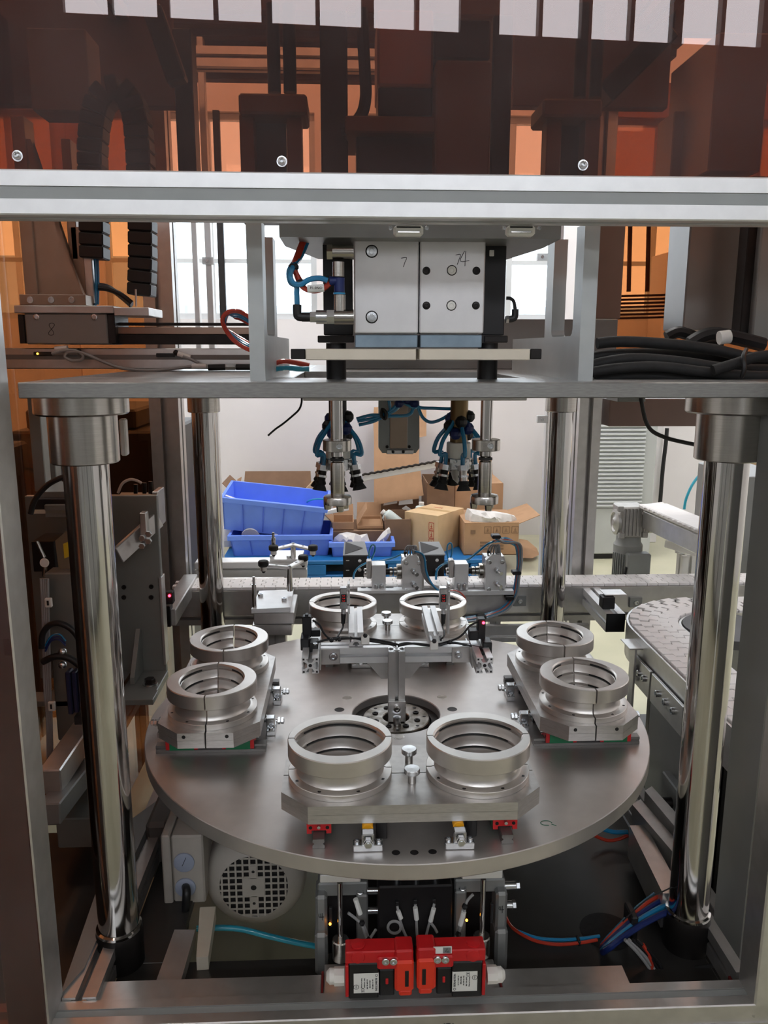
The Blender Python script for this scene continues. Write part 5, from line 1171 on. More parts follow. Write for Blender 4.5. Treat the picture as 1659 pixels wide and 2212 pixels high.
# ------------------------------------------------------------------ red safety switches
YS = -.634
def switch(s_, lb):
    C = 897.5; m = (lambda x: x) if s_ < 0 else (lambda x: 2*C-x); dy = 0 if s_ < 0 else -4
    t = thing('safety_switch', 'red and black safety switch with a printed white label, %s of the pair' % lb, 'switch', at(m(820), 2160+dy, YS), 'red safety switches on the front beam')
    def q(x0, y0, x1, y1, Ya, Yb, ch=.0015):
        a, c = sorted((m(x0), m(x1))); return pb(a, y0+dy, c, y1+dy, Ya, Yb, ch)
    q(746, 2056, 855, 2082, YS+.002, YS+.036, .002).build('red_cover', RED, t)
    q(815, 2070, 862, 2096, YS-.004, YS+.03, .003).build('red_neck', RED, t)
    q(854, 2054, 893, 2084, YS-.002, YS+.036, .003).build('head_top', RED, t)
    q(853, 2078, 894, 2144, YS-.006, YS+.03, .004).build('key_head', ORED, t)
    q(862, 2140, 890, 2153, YS-.003, YS+.024, .003).build('head_foot', ORED, t)
    q(875, 2098, 883, 2132, YS-.0068, YS-.004, .0005).build('key_slot', BLACK, t)
    q(753, 2082, 818, 2158, YS, YS+.034, .002).build('black_body', BLKP, t)
    q(819, 2095, 852, 2152, YS+.004, YS+.034, .002).build('black_neck', BLKP, t)
    q(746, 2087, 753, 2155, YS-.003, YS+.034, .002).build('red_edge', RED, t)
    q(833, 2115, 839, 2127, YS+.002, YS+.01, .0008).build('red_key', RED, t)
    b = MB(); p = at(m(773), 2066+dy, YS+.018); b.lathe([(.0125, 0), (.012, .003), (0, .0045)], (p.x, YS+.019, at(m(773), 2056+dy, YS+.002).z), None, 24, False); b.build('round_boss', RED, t)
    b = MB(); p = at(m(773), 2068+dy, YS+.002); b.lathe([(.0125, 0), (.011, .002), (0, .003)], p, FRN, 24, False); b.build('front_boss', RED, t)
    for x in (833, 850):
        b = MB(); screw(b, at(m(x), 2076+dy, YS-.004), (0, -1, 0), .0066, .004); b.build('screw', ZINC, t)
    for a, c, r in ((705, 722, .0135), (722, 744, .0155)):
        b = MB(); u0, u1 = sorted((m(a), m(c))); p0 = at(u0, 2109+dy, YS+.017); p1 = at(u1, 2109+dy, YS+.017)
        if r > .014: b.lathe([(r, 0), (r, (p1-p0).length)], p0, frame(p0, Vector((p1.x, p0.y, p0.z))), 8)
        else: b.lathe([(r*.55, 0), (r, .006), (r, (p1-p0).length)] if s_ < 0 else [(r, 0), (r, (p1-p0).length-.006), (r*.55, (p1-p0).length)], p0, frame(p0, Vector((p1.x, p0.y, p0.z))), 20)
        b.build('cable_gland', WHITEP, t)
    lb_ = q(764, 2103, 818, 2145, YS-.0006, YS+.001, 0).build('label', LABEL, t)
    A, B_ = sorted((m(764), m(818))); xs = lambda f: at(A+(B_-A)*f, 2124+dy, YS-.0009)
    r_ = -PI/2 if s_ < 0 else PI/2
    P = lambda f, g: at(A+(B_-A)*f, 2103+dy+42*g, YS-.0008)
    fl = (lambda f: f) if s_ < 0 else (lambda f: 1-f); gl = (lambda g: g) if s_ < 0 else (lambda g: 1-g)
    text('BERNSTEIN', .0052, front_m(P(fl(.90), gl(.56)), r_), 'label_text', INK, lb_)
    for f, g, s, sz in ((.76, .55, 'AC-15 240V 3A', .0030), (.65, .55, '608.6103 I88', .0030), (.54, .55, 'Ui 250V Ith 10A', .0030), (.43, .5, 'IP67  EN 60947', .0030), (.32, .5, 'Made in Germany', .0028)):
        text(s, sz, front_m(P(fl(f), gl(g)), r_), 'label_text', INK, lb_)
    text('CE', .0075, front_m(P(fl(.36), gl(.86)), r_), 'label_text', INK, lb_)
    for f, g in ((.10, .70),):
        b = MB(); b.tube([P(fl(f), gl(g))+Vector((.0045*math.cos(a), 0, .0045*math.sin(a))) for a in [j*2*PI/16 for j in range(16)]], .0004, 4, 1, True); b.build('ring_mark', INK, lb_)
        text('CCC', .0028, front_m(P(fl(f), gl(g)), r_), 'label_text', INK, lb_)
    b = MB(); b.tube([P(fl(.91), gl(.10))+Vector((.0022*math.cos(a), 0, .0022*math.sin(a))) for a in [j*2*PI/12 for j in range(12)]], .0004, 4, 1, True); b.build('ring_mark', INK, lb_)
    if s_ > 0:
        w = pb(936, 2046, 976, 2060, YS+.0012, YS+.003, 0).build('warning_sticker', LABEL, t)
        pb(957, 2047, 974, 2059, YS+.0008, YS+.002, 0).build('sticker_panel', mat('grey_print', (120, 120, 120), .6), w)
        p = at(966, 2053, YS+.0005); b = MB(); b.tube([p+Vector((0, 0, .0035)), p+Vector((.0035, 0, -.003)), p+Vector((-.0035, 0, -.003))], .0005, 4, 1, True); b.build('warning_triangle', INK, w)
    return t
switch(-1, 'left'); switch(1, 'right')

# ------------------------------------------------------------------ hoses on the base, right
b = MB(); p = atz(1310, 2010, .3015); b.lathe([(.055, 0), (.055, .001), (0, .001)], (p.x, p.y, .3003), None, 32, False)
tag(b.build('grommet_hole', RUB), 'round black cable opening in the base plate at the right', 'grommet')
hp = [(BLUET, 'upper blue'), (REDT, 'outer red'), (DBLUE, 'thick navy'), (DBLUE, 'second navy'), (REDT, 'inner red'), (BLUET, 'lower blue'), (BLKP, 'black'), (DBLUE, 'third navy')]
for i, (m_, nm) in enumerate(hp):
    o = (i-3.5); w = (.008 if i % 2 else 0)
    run('base_hose', m_, [atz(1494, 1919+o*9, .365+w), atz(1470, 1930+o*8.5, .365+w), atz(1420, 1955+o*7, .36+w), atz(1375, 1985+o*5.5, .35+w), atz(1340, 2015+o*4, .338+w), atz(1315, 2038+o*3, .32+w), atz(1302, 2050+o*2, .304)], .0065, '%s hose of the bundle bending into the base at the right' % nm, 'hose', group='hoses bending into the base')
def tz(name, m, pts, z, r, label, cat): return run(name, m, [atz(x, y, z) for x, y in pts], r, label, cat)
tz('base_hose', REDT, [(1092, 1980), (1108, 2005), (1150, 2030), (1200, 2040), (1250, 2037), (1290, 2030)], .312, .0035, 'thin red tube running right from the lift cylinders', 'tube')
tz('base_hose', BLUET, [(1120, 2012), (1160, 2026), (1210, 2030), (1260, 2027), (1295, 2022)], .312, .0035, 'thin blue tube running right from the lift cylinders', 'tube')
tb('base_hose', BLUET, [(1300, 1790, -.1), (1325, 1797, -.1), (1356, 1797, -.1)], .0055, 'short blue tube end at the square grey bar', cat='tube')
tb('base_hose', REDT, [(1280, 1803, -.1), (1310, 1815, -.1), (1335, 1813, -.1), (1357, 1804, -.1)], .0042, 'short red tube end at the square grey bar', cat='tube')
for i in range(4):
    tb('floor_cable', GREYC if i < 2 else BLKP, [(1350+i*8, 2030), (1375+i*9, 2055), (1395+i*9, 2080), (1412+i*8, 2105)], .0035, '%s cable lying at the foot of the right column' % ['first grey', 'second grey', 'first black', 'second black'][i], -.50, 'cable')
tb('floor_cable', REDT, [(1388, 2040), (1400, 2060), (1408, 2085), (1405, 2110)], .004, 'red cable lying at the foot of the right column', -.50, 'cable')
tb('floor_cable', BLKP, [(1450, 2110), (1500, 2092), (1550, 2085), (1598, 2070)], .004, 'black cable running to the lower right corner', -.50, 'cable')
tb('tie_whisker', BLKP, [(1345, 1990), (1395, 1945), (1440, 1922), (1475, 1905)], .0014, 'thin black tie end above the hose bundle', -.44, 'tie')
b = MB(); b.box(atz(1362, 1990, .35), (.014, .05, .055), .003); tag(b.build('cable_tie', BLKP), 'black tie round the hose bundle at the right base', 'tie')
b = MB(); b.box(atz(1249, 2032, .312), (.006, .02, .012), .002); tag(b.build('cable_tie', BLKP), 'black tie on the thin red and blue tubes', 'tie')
# ------------------------------------------------------------------ feeder station on the left
FED = mat('satin_grey_steel', (142, 144, 140), .4, .55, .08, 10)
YFD = .35
t = thing('feeder_bracket', 'tall grey angle plate with a gusset and bolted foot, left of the turntable', 'bracket', at(300, 1540, YFD-.1))
x1 = at(351, 1300, YFD).x; zt = at(345, 1070, YFD).z; zf = at(330, 1478, YFD-.1).z
b = MB(); b.bx(-1.0, x1, YFD, YFD+.02, zf-.02, zt, .002); b.build('back_plate', FED, t)
b = MB(); b.bx(x1-.004, x1+.003, YFD-.012, YFD+.03, zf+.02, at(345, 1245, YFD).z, .001); b.build('edge_strip', ALU, t)
b = MB(); b.bx(-.92, x1+.006, YFD-.17, YFD-.001, zf-.022, zf, .002); ft = b.build('foot_plate', FED, t)
c = at(322, 1470, YFD-.11); b = MB(); hexn(b, (c.x, YFD-.10, zf+.004), (0, 0, 1), .015, .014); b.build('foot_bolt', DSTEEL, ft)
b = MB(); b.lathe([(.021, 0), (.021, .004), (0, .004)], (c.x, YFD-.10, zf+.0003), None, 24, False); b.build('foot_washer', ZINC, ft)
b = MB(); xg = at(297, 1430, YFD-.06).x; b.px([(YFD-.001, zf+.001), (YFD-.001, zf+.12), (YFD-.012, zf+.13), (YFD-.10, zf+.02), (YFD-.10, zf+.001)], xg-.012, xg); b.build('gusset', FED, t, smooth=False)
for u, v in ((268, 1268), (327, 1267), (268, 1290), (327, 1290)):
    b = MB(); screw(b, at(u, v, YFD), (0, -1, 0), .0065, .004); b.build('screw', DSTEEL, t)
for u, v in ((308, 1161), (322, 1152), (308, 1178), (322, 1168)):
    b = MB(); hexn(b, at(u, v, YFD-.07), (0, -1, 0), .009, .012); b.build('hex_bolt', ZINC, t)
b = MB(); a = at(255, 1200, YFD-.10); c = at(343, 1120, YFD+.02); b.bar(a, c, .012, .05, None, .002); b.build('sloped_arm', ALU, t)
b = MB(); b.bx(at(302, 1130, YFD-.06).x, at(316, 1130, YFD-.06).x, YFD-.06, YFD-.03, at(309, 1175, YFD-.06).z, at(309, 1108, YFD-.06).z, .002); b.build('clamp_plate', ALU, t)
t = thing('parts_feeder', 'grey feeder block with clear tubes at the left', 'feeder', at(290, 1120, .42))
pb(236, 1086, 326, 1120, .40, .52, .002).build('block', FED, t)
pb(330, 1062, 343, 1140, .38, .46, .002).build('side_plate', ALU, t)
b = MB(); Q = [at(x, y, Y) for x, y, Y in ((250, 1086, .40), (326, 1086, .40), (326, 1068, .50), (262, 1068, .50))]; b.flat(Q, .006, (0, 0, 1)); b.build('top_cover', FED, t, smooth=False)
run('clear_tube', mat('clear_tube', (205, 190, 180), .2, 0, .05, 30), [at(255, 1065, .42), at(264, 1045, .42), at(280, 1036, .42), at(295, 1038, .42), at(306, 1044, .42)], .004, parent=t)
for i, u in enumerate((293, 312, 325)):
    b = MB(); b.cyl(at(u, 1066, .44), at(u, 1046-i*3, .44), .006, n=12); b.build('small_fitting', DSTEEL, t)
# left half: vibrating feeder parts
t = thing('feeder_cover', 'folded metal cover with a yellow warning sticker behind the left column', 'cover', at(130, 1250, .20))
pb(96, 1090, 170, 1118, .15, .35, .002).build('top', FED, t)
b = MB(); Q = [at(x, y, .14) for x, y in ((119, 1168), (178, 1118), (178, 1240), (127, 1232))]; b.flat(Q, .004, (0, 1, 0)); b.build('front', mat('tan_steel', (150, 138, 118), .35, .6, .1, 10), t, smooth=False)
b = MB(); c = at(150, 1188, .138); b.flat([c+Vector((-.014, 0, -.022)), c+Vector((.014, 0, -.01)), c+Vector((.014, 0, .028)), c+Vector((-.014, 0, .016))], .0008, (0, -1, 0)); b.build('warning_sticker', mat('yellow_sticker', (214, 180, 40), .5), t, smooth=False)
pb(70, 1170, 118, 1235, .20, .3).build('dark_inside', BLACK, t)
b = pb(72, 1078, 150, 1102, .16, .30); tag(b.build('toothed_block', BLKP), 'black block above the folded metal cover at the left', 'block')
b = pb(72, 1102, 150, 1110, .15, .30); tag(b.build('cream_strip', CREAM), 'cream toothed strip under the black block at the left', 'strip')
b = pb(80, 1062, 160, 1077, .18, .34); tag(b.build('sensor_plate', FED), 'grey plate with a bolt above the black block at the left', 'plate')
t = thing('stemmed_disc', 'round white disc on a metal stem at the left', 'disc', at(97, 1240, .12))
b = MB(); b.lathe([(.0105, 0), (.0115, .003), (.0105, .006), (0, .0065)], at(97, 1215, .12), FRN, 24, False); b.build('disc', WHITEP, t)
b = MB(); b.cyl(at(97, 1220, .125), at(96, 1245, .125), .006, n=12); b.build('stem', STEEL, t)
b = MB(); b.cyl(at(80, 1170, .15), at(96, 1205, .14), .005, n=10); b.build('rod', STEEL, t)
b = pb(110, 1238, 175, 1600, .10, .16, .003); tag(b.build('grey_sheet', FED), 'plain grey panel behind the left front column', 'panel')
b = MB(); b.bx(-1.0, -.62, .10, .16, .60, .615); tag(b.build('side_shelf', FED), 'grey shelf edge behind the left front column', 'shelf')
for i in range(4):
    tb('panel_cable', GREYC, [(88+i*5, 1250), (92+i*4, 1310), (94+i*4, 1400), (96+i*4, 1480), (102+i*3, 1560), (104+i*3, 1660)], .0035, 'grey cable running down the grey panel at the left, %s' % ['first', 'second', 'third', 'fourth'][i]+' from the post', .07, 'cable')
for i, (u, v) in enumerate(((103, 1303), (110, 1527))):
    t = thing('cable_mount', 'white square cable mount on the grey panel at the left, %s' % ['upper', 'lower'][i], 'clip', at(u, v, .055))
    pb(u-7, v-10, u+8, v+10, .05, .06, .002).build('base', WHITEP, t); pb(u-2, v-5, u+2, v+5, .048, .052, 0).build('slot', BLKP, t)
tb('black_hose', BLKP, [(90, 1400), (92, 1370), (108, 1350), (130, 1347), (155, 1360), (172, 1385), (178, 1420)], .0075, 'black hose arching at the left beside the front column', .05, 'hose', n=12)
tb('black_hose', BLKP, [(92, 1430), (120, 1418), (150, 1422), (175, 1440)], .0085, 'thick black hose crossing at the left beside the front column', .04, 'hose', n=12)
for i in range(3):
    tb('blue_wire', DBLUE if i else BLUET, [(98, 1395+i*6), (110, 1375+i*5), (128, 1370+i*6), (142, 1385+i*5)], .0022, 'thin blue wire inside the black hose arch, %s' % ['upper', 'middle', 'lower'][i], .06, 'wire')
for i, (u, v) in enumerate(((135, 1408), (135, 1436))):
    b = MB(); b.ball(at(u, v, .045), .011, 14); tag(b.build('ball_fitting', ZINC), 'shiny round fitting at the left, %s' % ['upper', 'lower'][i], 'fitting')
for i in range(3):
    x = 143+i*13; b = pb(x, 1452, x+11, 1545-i*4, .02, .05, .003); tag(b.build('blue_slab', mat('blue_black_plastic', (34, 38, 66), .35, 0, .1, 30)), 'upright blue-black plastic slab behind the left front column, %s' % ['leftmost', 'middle', 'rightmost'][i], 'slab', 'blue-black slabs')
b = pb(160, 1548, 185, 1566, .02, .06); tag(b.build('slab_foot', BLKP), 'black foot under the blue-black slabs', 'foot')
b = MB(); a = at(108, 1690, -.15); c = at(190, 1570, .12); b.bar(a, c, .05, .06, None, .003); tag(b.build('depth_beam', ALU), 'upper aluminium beam running back at the left', 'beam')
b = MB(); a = at(105, 1760, -.22); c = at(200, 1640, .1); b.bar(a, c, .05, .05, None, .003); tag(b.build('depth_beam', GREYM), 'lower aluminium beam running back at the left', 'beam')
b = pb(122, 1768, 215, 1832, -.10, .15, .003); tag(b.build('base_box', FED), 'grey box section behind the foot of the left column', 'box')
for i, (a, c) in enumerate(((66, 92), (93, 116))):
    b = pb(a, 850, c, 1062, .25+.1*i, .29+.1*i, .002); tag(b.build('grey_upright', FED), 'grey upright behind the left front post, %s' % ['outer', 'inner'][i], 'upright')
b = pb(116, 850, 150, 1030, .55, .60, .002); tag(b.build('grey_upright', GREYM), 'pale grey upright just left of the column collar', 'upright')
tb('black_hose', BLKP, [(66, 1110), (75, 1080), (100, 1050), (130, 1033), (160, 1026)], .007, 'black hose rising behind the left front post', .1, 'hose', n=10)
t = thing('led_sensor', 'small black sensor with a red light beside the left rear post', 'sensor', at(364, 1300, .45))
pb(355, 1280, 373, 1306, .45, .48, .002).build('body', BLKP, t); b = MB(); b.ball(at(366, 1287, .447), .004, 10); b.build('red_light', REDLED, t)
pb(354, 1310, 368, 1355, .46, .50, .002).build('profile_end', DSTEEL, t)
b = MB(); a = at(362, 1335, .47); c = at(412, 1255, .95); b.bar(a, c, .05, .05, None, .003); tag(b.build('rail_bar', ALU), 'silver bar running back from the red-lit sensor to the rear post', 'bar')
# orange package and bag hanging beside the collar
b = pb(258, 905, 272, 985, -.30, -.28, .006); tag(b.build('paper_tag', FILM), 'crumpled pale tag hanging beside the left column collar', 'tag')
# added dark block that keeps the view through the left panel dark
NM = mat('dark_block_paint', (58, 54, 52), .5, .2, .15, 6)
t = thing('dark_block', 'added dark block beyond the left side panel', 'machine', (-1.75, .3, 0))
b = MB(); b.bx(-2.1, -1.35, -1.0, 1.3, .02, 1.15, .01); b.build('cabinet', NM, t)
b = MB(); b.bx(-2.0, -1.5, -.6, .2, 1.15, 1.30, .01); b.build('top_box', NM, t)
for y in (-.8, 0, .8): b = MB(); b.profile((-1.32, y, .02), (-1.32, y, 1.5), .05, (0, 1, 0)); b.build('upright', DSTEEL, t)

t = thing('dark_block', 'dark machine behind the back left orange panel', 'machine', (-1.2, 1.8, 0))
b = MB(); b.bx(-1.5, -.86, 1.5, 2.2, .02, 1.165, .01); b.build('cabinet', NM, t)
b = MB(); b.bx(-1.45, -1.0, 1.55, 2.1, 1.166, 1.25, .01); b.build('top_box', NM, t)

# ------------------------------------------------------------------ above the beam, behind the dark red panel
UPM = mat('grey_enamel_unit', (128, 120, 116), .5, .2, .1, 10)
b = pb(815, 20, 936, 186, -.30, -.15, .004); tag(b.build('servo_box', mat('red_grey_housing', (190, 160, 150), .5, .1, .08, 8)), 'pale boxy drive housing above the middle of the machine', 'housing')
b = pb(817, 187, 934, 252, -.29, -.17, .003); tag(b.build('drive_coupling_box', BLACK), 'black section under the pale drive housing', 'housing')
b = pb(745, 250, 950, 287, -.32, -.14, .003); tag(b.build('drive_plate', UPM), 'horizontal plate under the black drive section', 'plate')
b = pb(770, 288, 938, 372, -.29, -.17, .003); tag(b.build('drive_gearbox', BLACK), 'black drive base just above the beam', 'housing')
b = pb(941, 130, 1060, 385, -.34, -.18, .003); tag(b.build('guide_housing', UPM), 'tall grey housing right of the drive section', 'housing')
b = pb(938, 40, 1060, 128, -.32, -.20, .003); tag(b.build('servo_motor', BLACK), 'black motor on top of the tall grey housing', 'motor')
b = pb(1062, 30, 1105, 380, -.24, -.20, .003); tag(b.build('dark_column', DSTEEL), 'dark narrow column right of the tall grey housing', 'column')
b = pb(692, 20, 751, 380, -.26, -.20, .003); tag(b.build('dark_column', BLACK), 'dark wide column left of the drive section', 'column')
tb('upper_cable', BLKP, [(782, 20), (784, 80), (788, 150), (790, 210), (780, 250), (755, 275), (735, 280)], .011, 'thick dark cable curving down left of the pale drive housing', -.30, 'cable', n=10)
for i, (xa, xb, ya, yb) in enumerate(((515, 663, 201, 246), (1173, 1302, 212, 252))):
    t = thing('side_press', 'dark guide press with a wide top plate, %s behind the red panel' % ('left' if i == 0 else 'right'), 'press', at((xa+xb)/2, 470, -.25))
    pb(xa, ya, xb, yb, -.34, -.24, .004).build('top_plate', UPM, t)
    pb(xa+5, yb+1, xa+36, 480, -.32, -.28).build('side_cheek', UPM, t); pb(xb-42, yb+1, xb-10, 480, -.32, -.28).build('side_cheek', UPM, t)
    pb(xa+37, yb+1, xb-43, 470, -.28, -.18).build('inner_body', BLACK, t)
    for u in (xa+78, xa+112):
        b = MB(); p = at(u, ya, -.25); q = at(u+4, 10, -.25); b.cyl(p, (p.x, p.y, q.z), .012, n=14); b.build('guide_rod', DSTEEL, t)
b = pb(380, 60, 420, 470, .35, .42, .003); tag(b.build('inner_upright', DSTEEL), 'dark upright left of the windows behind the red panel', 'upright')
b = MB(); a = at(385, 180, .2); c = at(330, 20, .2); b.bar(a, c, .045, .045, None, .004); tag(b.build('brace', DSTEEL), 'dark sloped brace behind the red panel at the left', 'brace')
b = MB(); a = at(1300, 210, .2); c = at(1440, 70, .2); b.bar(a, c, .075, .05, None, .004); tag(b.build('brace', DSTEEL), 'dark sloped brace behind the red panel at the right', 'brace')
for i, (ya, yb) in enumerate(((-60, 28), (34, 58), (64, 84), (90, 112), (118, 148), (154, 176))):
    b = MB(); Yd = 1.25+.06*i; z0 = at(830, yb, Yd).z; z1 = at(830, ya, Yd).z; b.bx(-1.02, 1.14, Yd, Yd+.05, z0, z1, .003)
    tag(b.build('overhead_panel', mat('dark_duct', (96, 74, 70), .6, .2, .1, 4)), 'dark horizontal panel strip high at the back of the machine, %s' % ['topmost', 'second from the top', 'third from the top', 'fourth from the top', 'fifth from the top', 'lowest'][i], 'panel', 'dark panel strips high at the back')
b = pb(-60, -40, 372, 228, .62, .66, .003); tag(b.build('upper_cover', mat('dark_duct', (96, 74, 70), .6, .2, .1, 4)), 'dark cover plate behind the red panel at the upper left', 'cover')
b = pb(1460, -60, 1760, 75, .58, .615, .003); tag(b.build('upper_cover', mat('dark_duct', (96, 74, 70), .6, .2, .1, 4)), 'dark cover strip behind the red panel at the top right corner', 'cover')
b = pb(1110, -40, 1452, 232, .62, .66, .003); tag(b.build('upper_cover', mat('dark_duct', (96, 74, 70), .6, .2, .1, 4)), 'dark cover plate behind the red panel at the upper right', 'cover')
b = pb(1540, 70, 1655, 372, -.05, .2, .003); tag(b.build('upper_cabinet', mat('ochre_grey_box', (150, 120, 84), .5, .2, .1, 6)), 'tall brown cabinet behind the red panel at the right edge', 'cabinet')
b = pb(1452, 240, 1520, 382, .1, .2, .003); tag(b.build('upper_upright', mat('ochre_grey_box', (150, 120, 84), .5, .2, .1, 6)), 'ochre upright behind the red panel right of the orange window', 'upright')
b = pb(62, 60, 190, 240, .10, .2, .003); tag(b.build('upper_box', UPM), 'dim grey box behind the red panel at the upper left', 'box')
# ------------------------------------------------------------------ back of the hall: bins, cartons, cabinet
t = thing('pallet', 'low blue plastic pallet under the bins and cartons', 'pallet', (0, 3.75, 0))
PX0, PX1, PY0, PY1, PZ = at(478, 1240, 3.32).x, at(1060, 1240, 3.32).x, 3.30, 4.20, .13
b = MB(); b.bx(PX0, PX1, PY0, PY1, PZ-.03, PZ, .006); b.build('deck', PALB, t)
for i in range(3):
    y = PY0+(PY1-PY0-.1)*i/2; b = MB(); b.bx(PX0, PX1, y, y+.1, .0, .03, .005); b.build('runner', PALB, t)
for i in range(4):
    for j in range(3):
        x = PX0+(PX1-PX0-.14)*i/3; y = PY0+(PY1-PY0-.1)*j/2; b = MB(); b.bx(x, x+.14, y, y+.1, .03, PZ-.03, .004); b.build('block', PALB, t)
def bin_box(label, w, d, h, loc, rx=0, ry=0, rz=0, ribs=3):
    """blue plastic storage bin, open top, local origin at the base centre"""
    o = thing('storage_bin', label, 'bin', (0, 0, 0), 'blue storage bins'); th = .008; k = .93
    def shell(name, wall):
        b = MB(); b.add(*wall); return b.build(name, BINB, o, smooth=False)
    hw, hd = w/2, d/2; bw, bd = hw*k, hd*k
    def side(a0, a1, b0, b1, n):   # bottom pts a, top pts b
        n = Vector(n)*th; v = [Vector(a0), Vector(a1), Vector(b1), Vector(b0)]
        b = MB(); b.flat(v, th, n); return b.build('wall', BINB, o, smooth=False)
    side((-bw, -bd, 0), (bw, -bd, 0), (-hw, -hd, h), (hw, -hd, h), (0, 1, 0)); side((-bw, bd, 0), (bw, bd, 0), (-hw, hd, h), (hw, hd, h), (0, -1, 0))
    side((-bw, -bd, 0), (-bw, bd, 0), (-hw, -hd, h), (-hw, hd, h), (1, 0, 0)); side((bw, -bd, 0), (bw, bd, 0), (hw, -hd, h), (hw, hd, h), (-1, 0, 0))
    b = MB(); b.bx(-bw, bw, -bd, bd, 0, th, .001); b.build('bottom', BINB, o)
    b = MB(); e = .012; b.bx(-hw-e, hw+e, -hd-e, -hd+.004, h-.035, h, .003); b.bx(-hw-e, hw+e, hd-.004, hd+e, h-.035, h, .003); b.bx(-hw-e, -hw+.004, -hd, hd, h-.035, h, .003); b.bx(hw-.004, hw+e, -hd, hd, h-.035, h, .003); b.build('rim', BINB, o)
    for i in range(ribs):
        f = (i+1)/(ribs+1)*2-1; b = MB(); b.bar((bw*f, -bd-.002, .01), (hw*f, -hd-.002, h-.036), .006, .008, (0, 1, 0), .001); b.build('rib', BINR, o)
    o.location = loc; o.rotation_euler = (rx, ry, rz); return o
pw = lambda a, c, Y: at(c, 1180, Y).x-at(a, 1180, Y).x
xc = at(606, 1190, 3.42).x; bin_box('lower blue storage bin holding a white disc, under the tilted bin', pw(497, 716, 3.42), .46, at(606, 1156, 3.42).z-PZ, (xc, 3.42+.23, PZ+.001), ribs=4)
z0 = at(600, 1165, 3.45).z; bin_box('tilted blue storage bin resting across the lower bin', pw(482, 706, 3.45), .42, .23, (at(588, 1150, 3.45).x, 3.45+.24, z0+.045), .10, math.radians(6.2), -.02, ribs=4)
xc = at(782, 1190, 3.36).x; bin_box('smaller blue storage bin holding a white bag', pw(715, 851, 3.36), .34, at(782, 1172, 3.36).z-.132, (xc, 3.36+.19, PZ+.001), ribs=2)
# contents
b = MB(); c = at(541, 1160, 3.50); Pn = [c+Vector((.055*math.cos(a), 0, .058*math.sin(a))) for a in [i*2*PI/24 for i in range(24)]]
t = thing('flange_disc', 'white round plate with a slot standing in the lower blue bin', 'disc', c-ez*.06)
b.cyl(c, c+Vector((0, .012, .004)), .062, n=32); b.build('disc', WHITEP, t)
b = MB(); b.cyl(c-Vector((0, .002, .014)), c+Vector((0, .001, -.014)), .02, n=20); b.build('opening', BINR, t)
for a in (.6, 1.57, 2.5):
    b = MB(); q = c+Vector((.046*math.cos(a), -.001, .046*math.sin(a))); b.cyl(q, q+Vector((0, .001, 0)), .004, n=8); b.build('hole', DSTEEL, t)
def blob(name, label, pts, Y, m, cat, seed, th=.10, jag=.035):
    rnd = random.Random(seed); c = sum((at(x, y, Y) for x, y in pts), Vector())/len(pts); b = MB(); n = len(pts); vs = [at(x, y, Y) for x, y in pts]
    rings = [(1, 0), (.93, -.3), (.75, -.62), (.5, -.85), (.25, -.97)]
    V = []
    for s, d in rings:
        for p in vs: V.append(c+(p-c)*s+Vector((rnd.uniform(-jag, jag)*(.3 if s == 1 else 1), d*th+rnd.uniform(-jag, jag)*.6, rnd.uniform(-jag, jag)*(.3 if s == 1 else 1))))
    F_ = []
    for j in range(len(rings)-1):
        for i in range(n): F_.append((j*n+i, j*n+(i+1) % n, (j+1)*n+(i+1) % n, (j+1)*n+i))
    F_.append(tuple((len(rings)-1)*n+i for i in range(n))[::-1]); F_.append(tuple(range(n)))
    b.add(V, F_); return tag(b.build(name, m, sharp=.3), label, cat)
blob('plastic_bag', 'crumpled white plastic bag in the smaller blue bin', [(720, 1172), (722, 1160), (735, 1152), (750, 1150), (765, 1152), (778, 1157), (790, 1156), (798, 1168), (803, 1180), (770, 1182), (740, 1182)], 3.52, FILM, 'bag', 3, .10, .018)
blob('plastic_bag', 'pointed clear plastic bag sticking out of the smaller blue bin', [(806, 1178), (815, 1165), (828, 1150), (840, 1138), (842, 1150), (836, 1165), (826, 1178)], 3.50, FILM, 'bag', 5, .05, .010)
blob('plastic_bag', 'flat clear plastic bag in the lower blue bin', [(555, 1172), (562, 1160), (580, 1158), (595, 1152), (612, 1160), (630, 1164), (645, 1172)], 3.50, FILM, 'bag', 9, .06, .010)
# aluminium strips
def alu_strip(label, a, c, Ya, Yc):
    b = MB(); A, C_ = at(*a, Ya), at(*c, Yc); b.bar(A, C_, .035, .03, None, .003); return tag(b.build('aluminium_strip', ALUW), label, 'strip')
alu_strip('pale aluminium strip leaning out of the tilted bin to the left', (466, 1066), (578, 1106), 3.55, 3.60); alu_strip('pale aluminium strip leaning out of the tilted bin to the right', (665, 1114), (752, 1097), 3.55, 3.65)
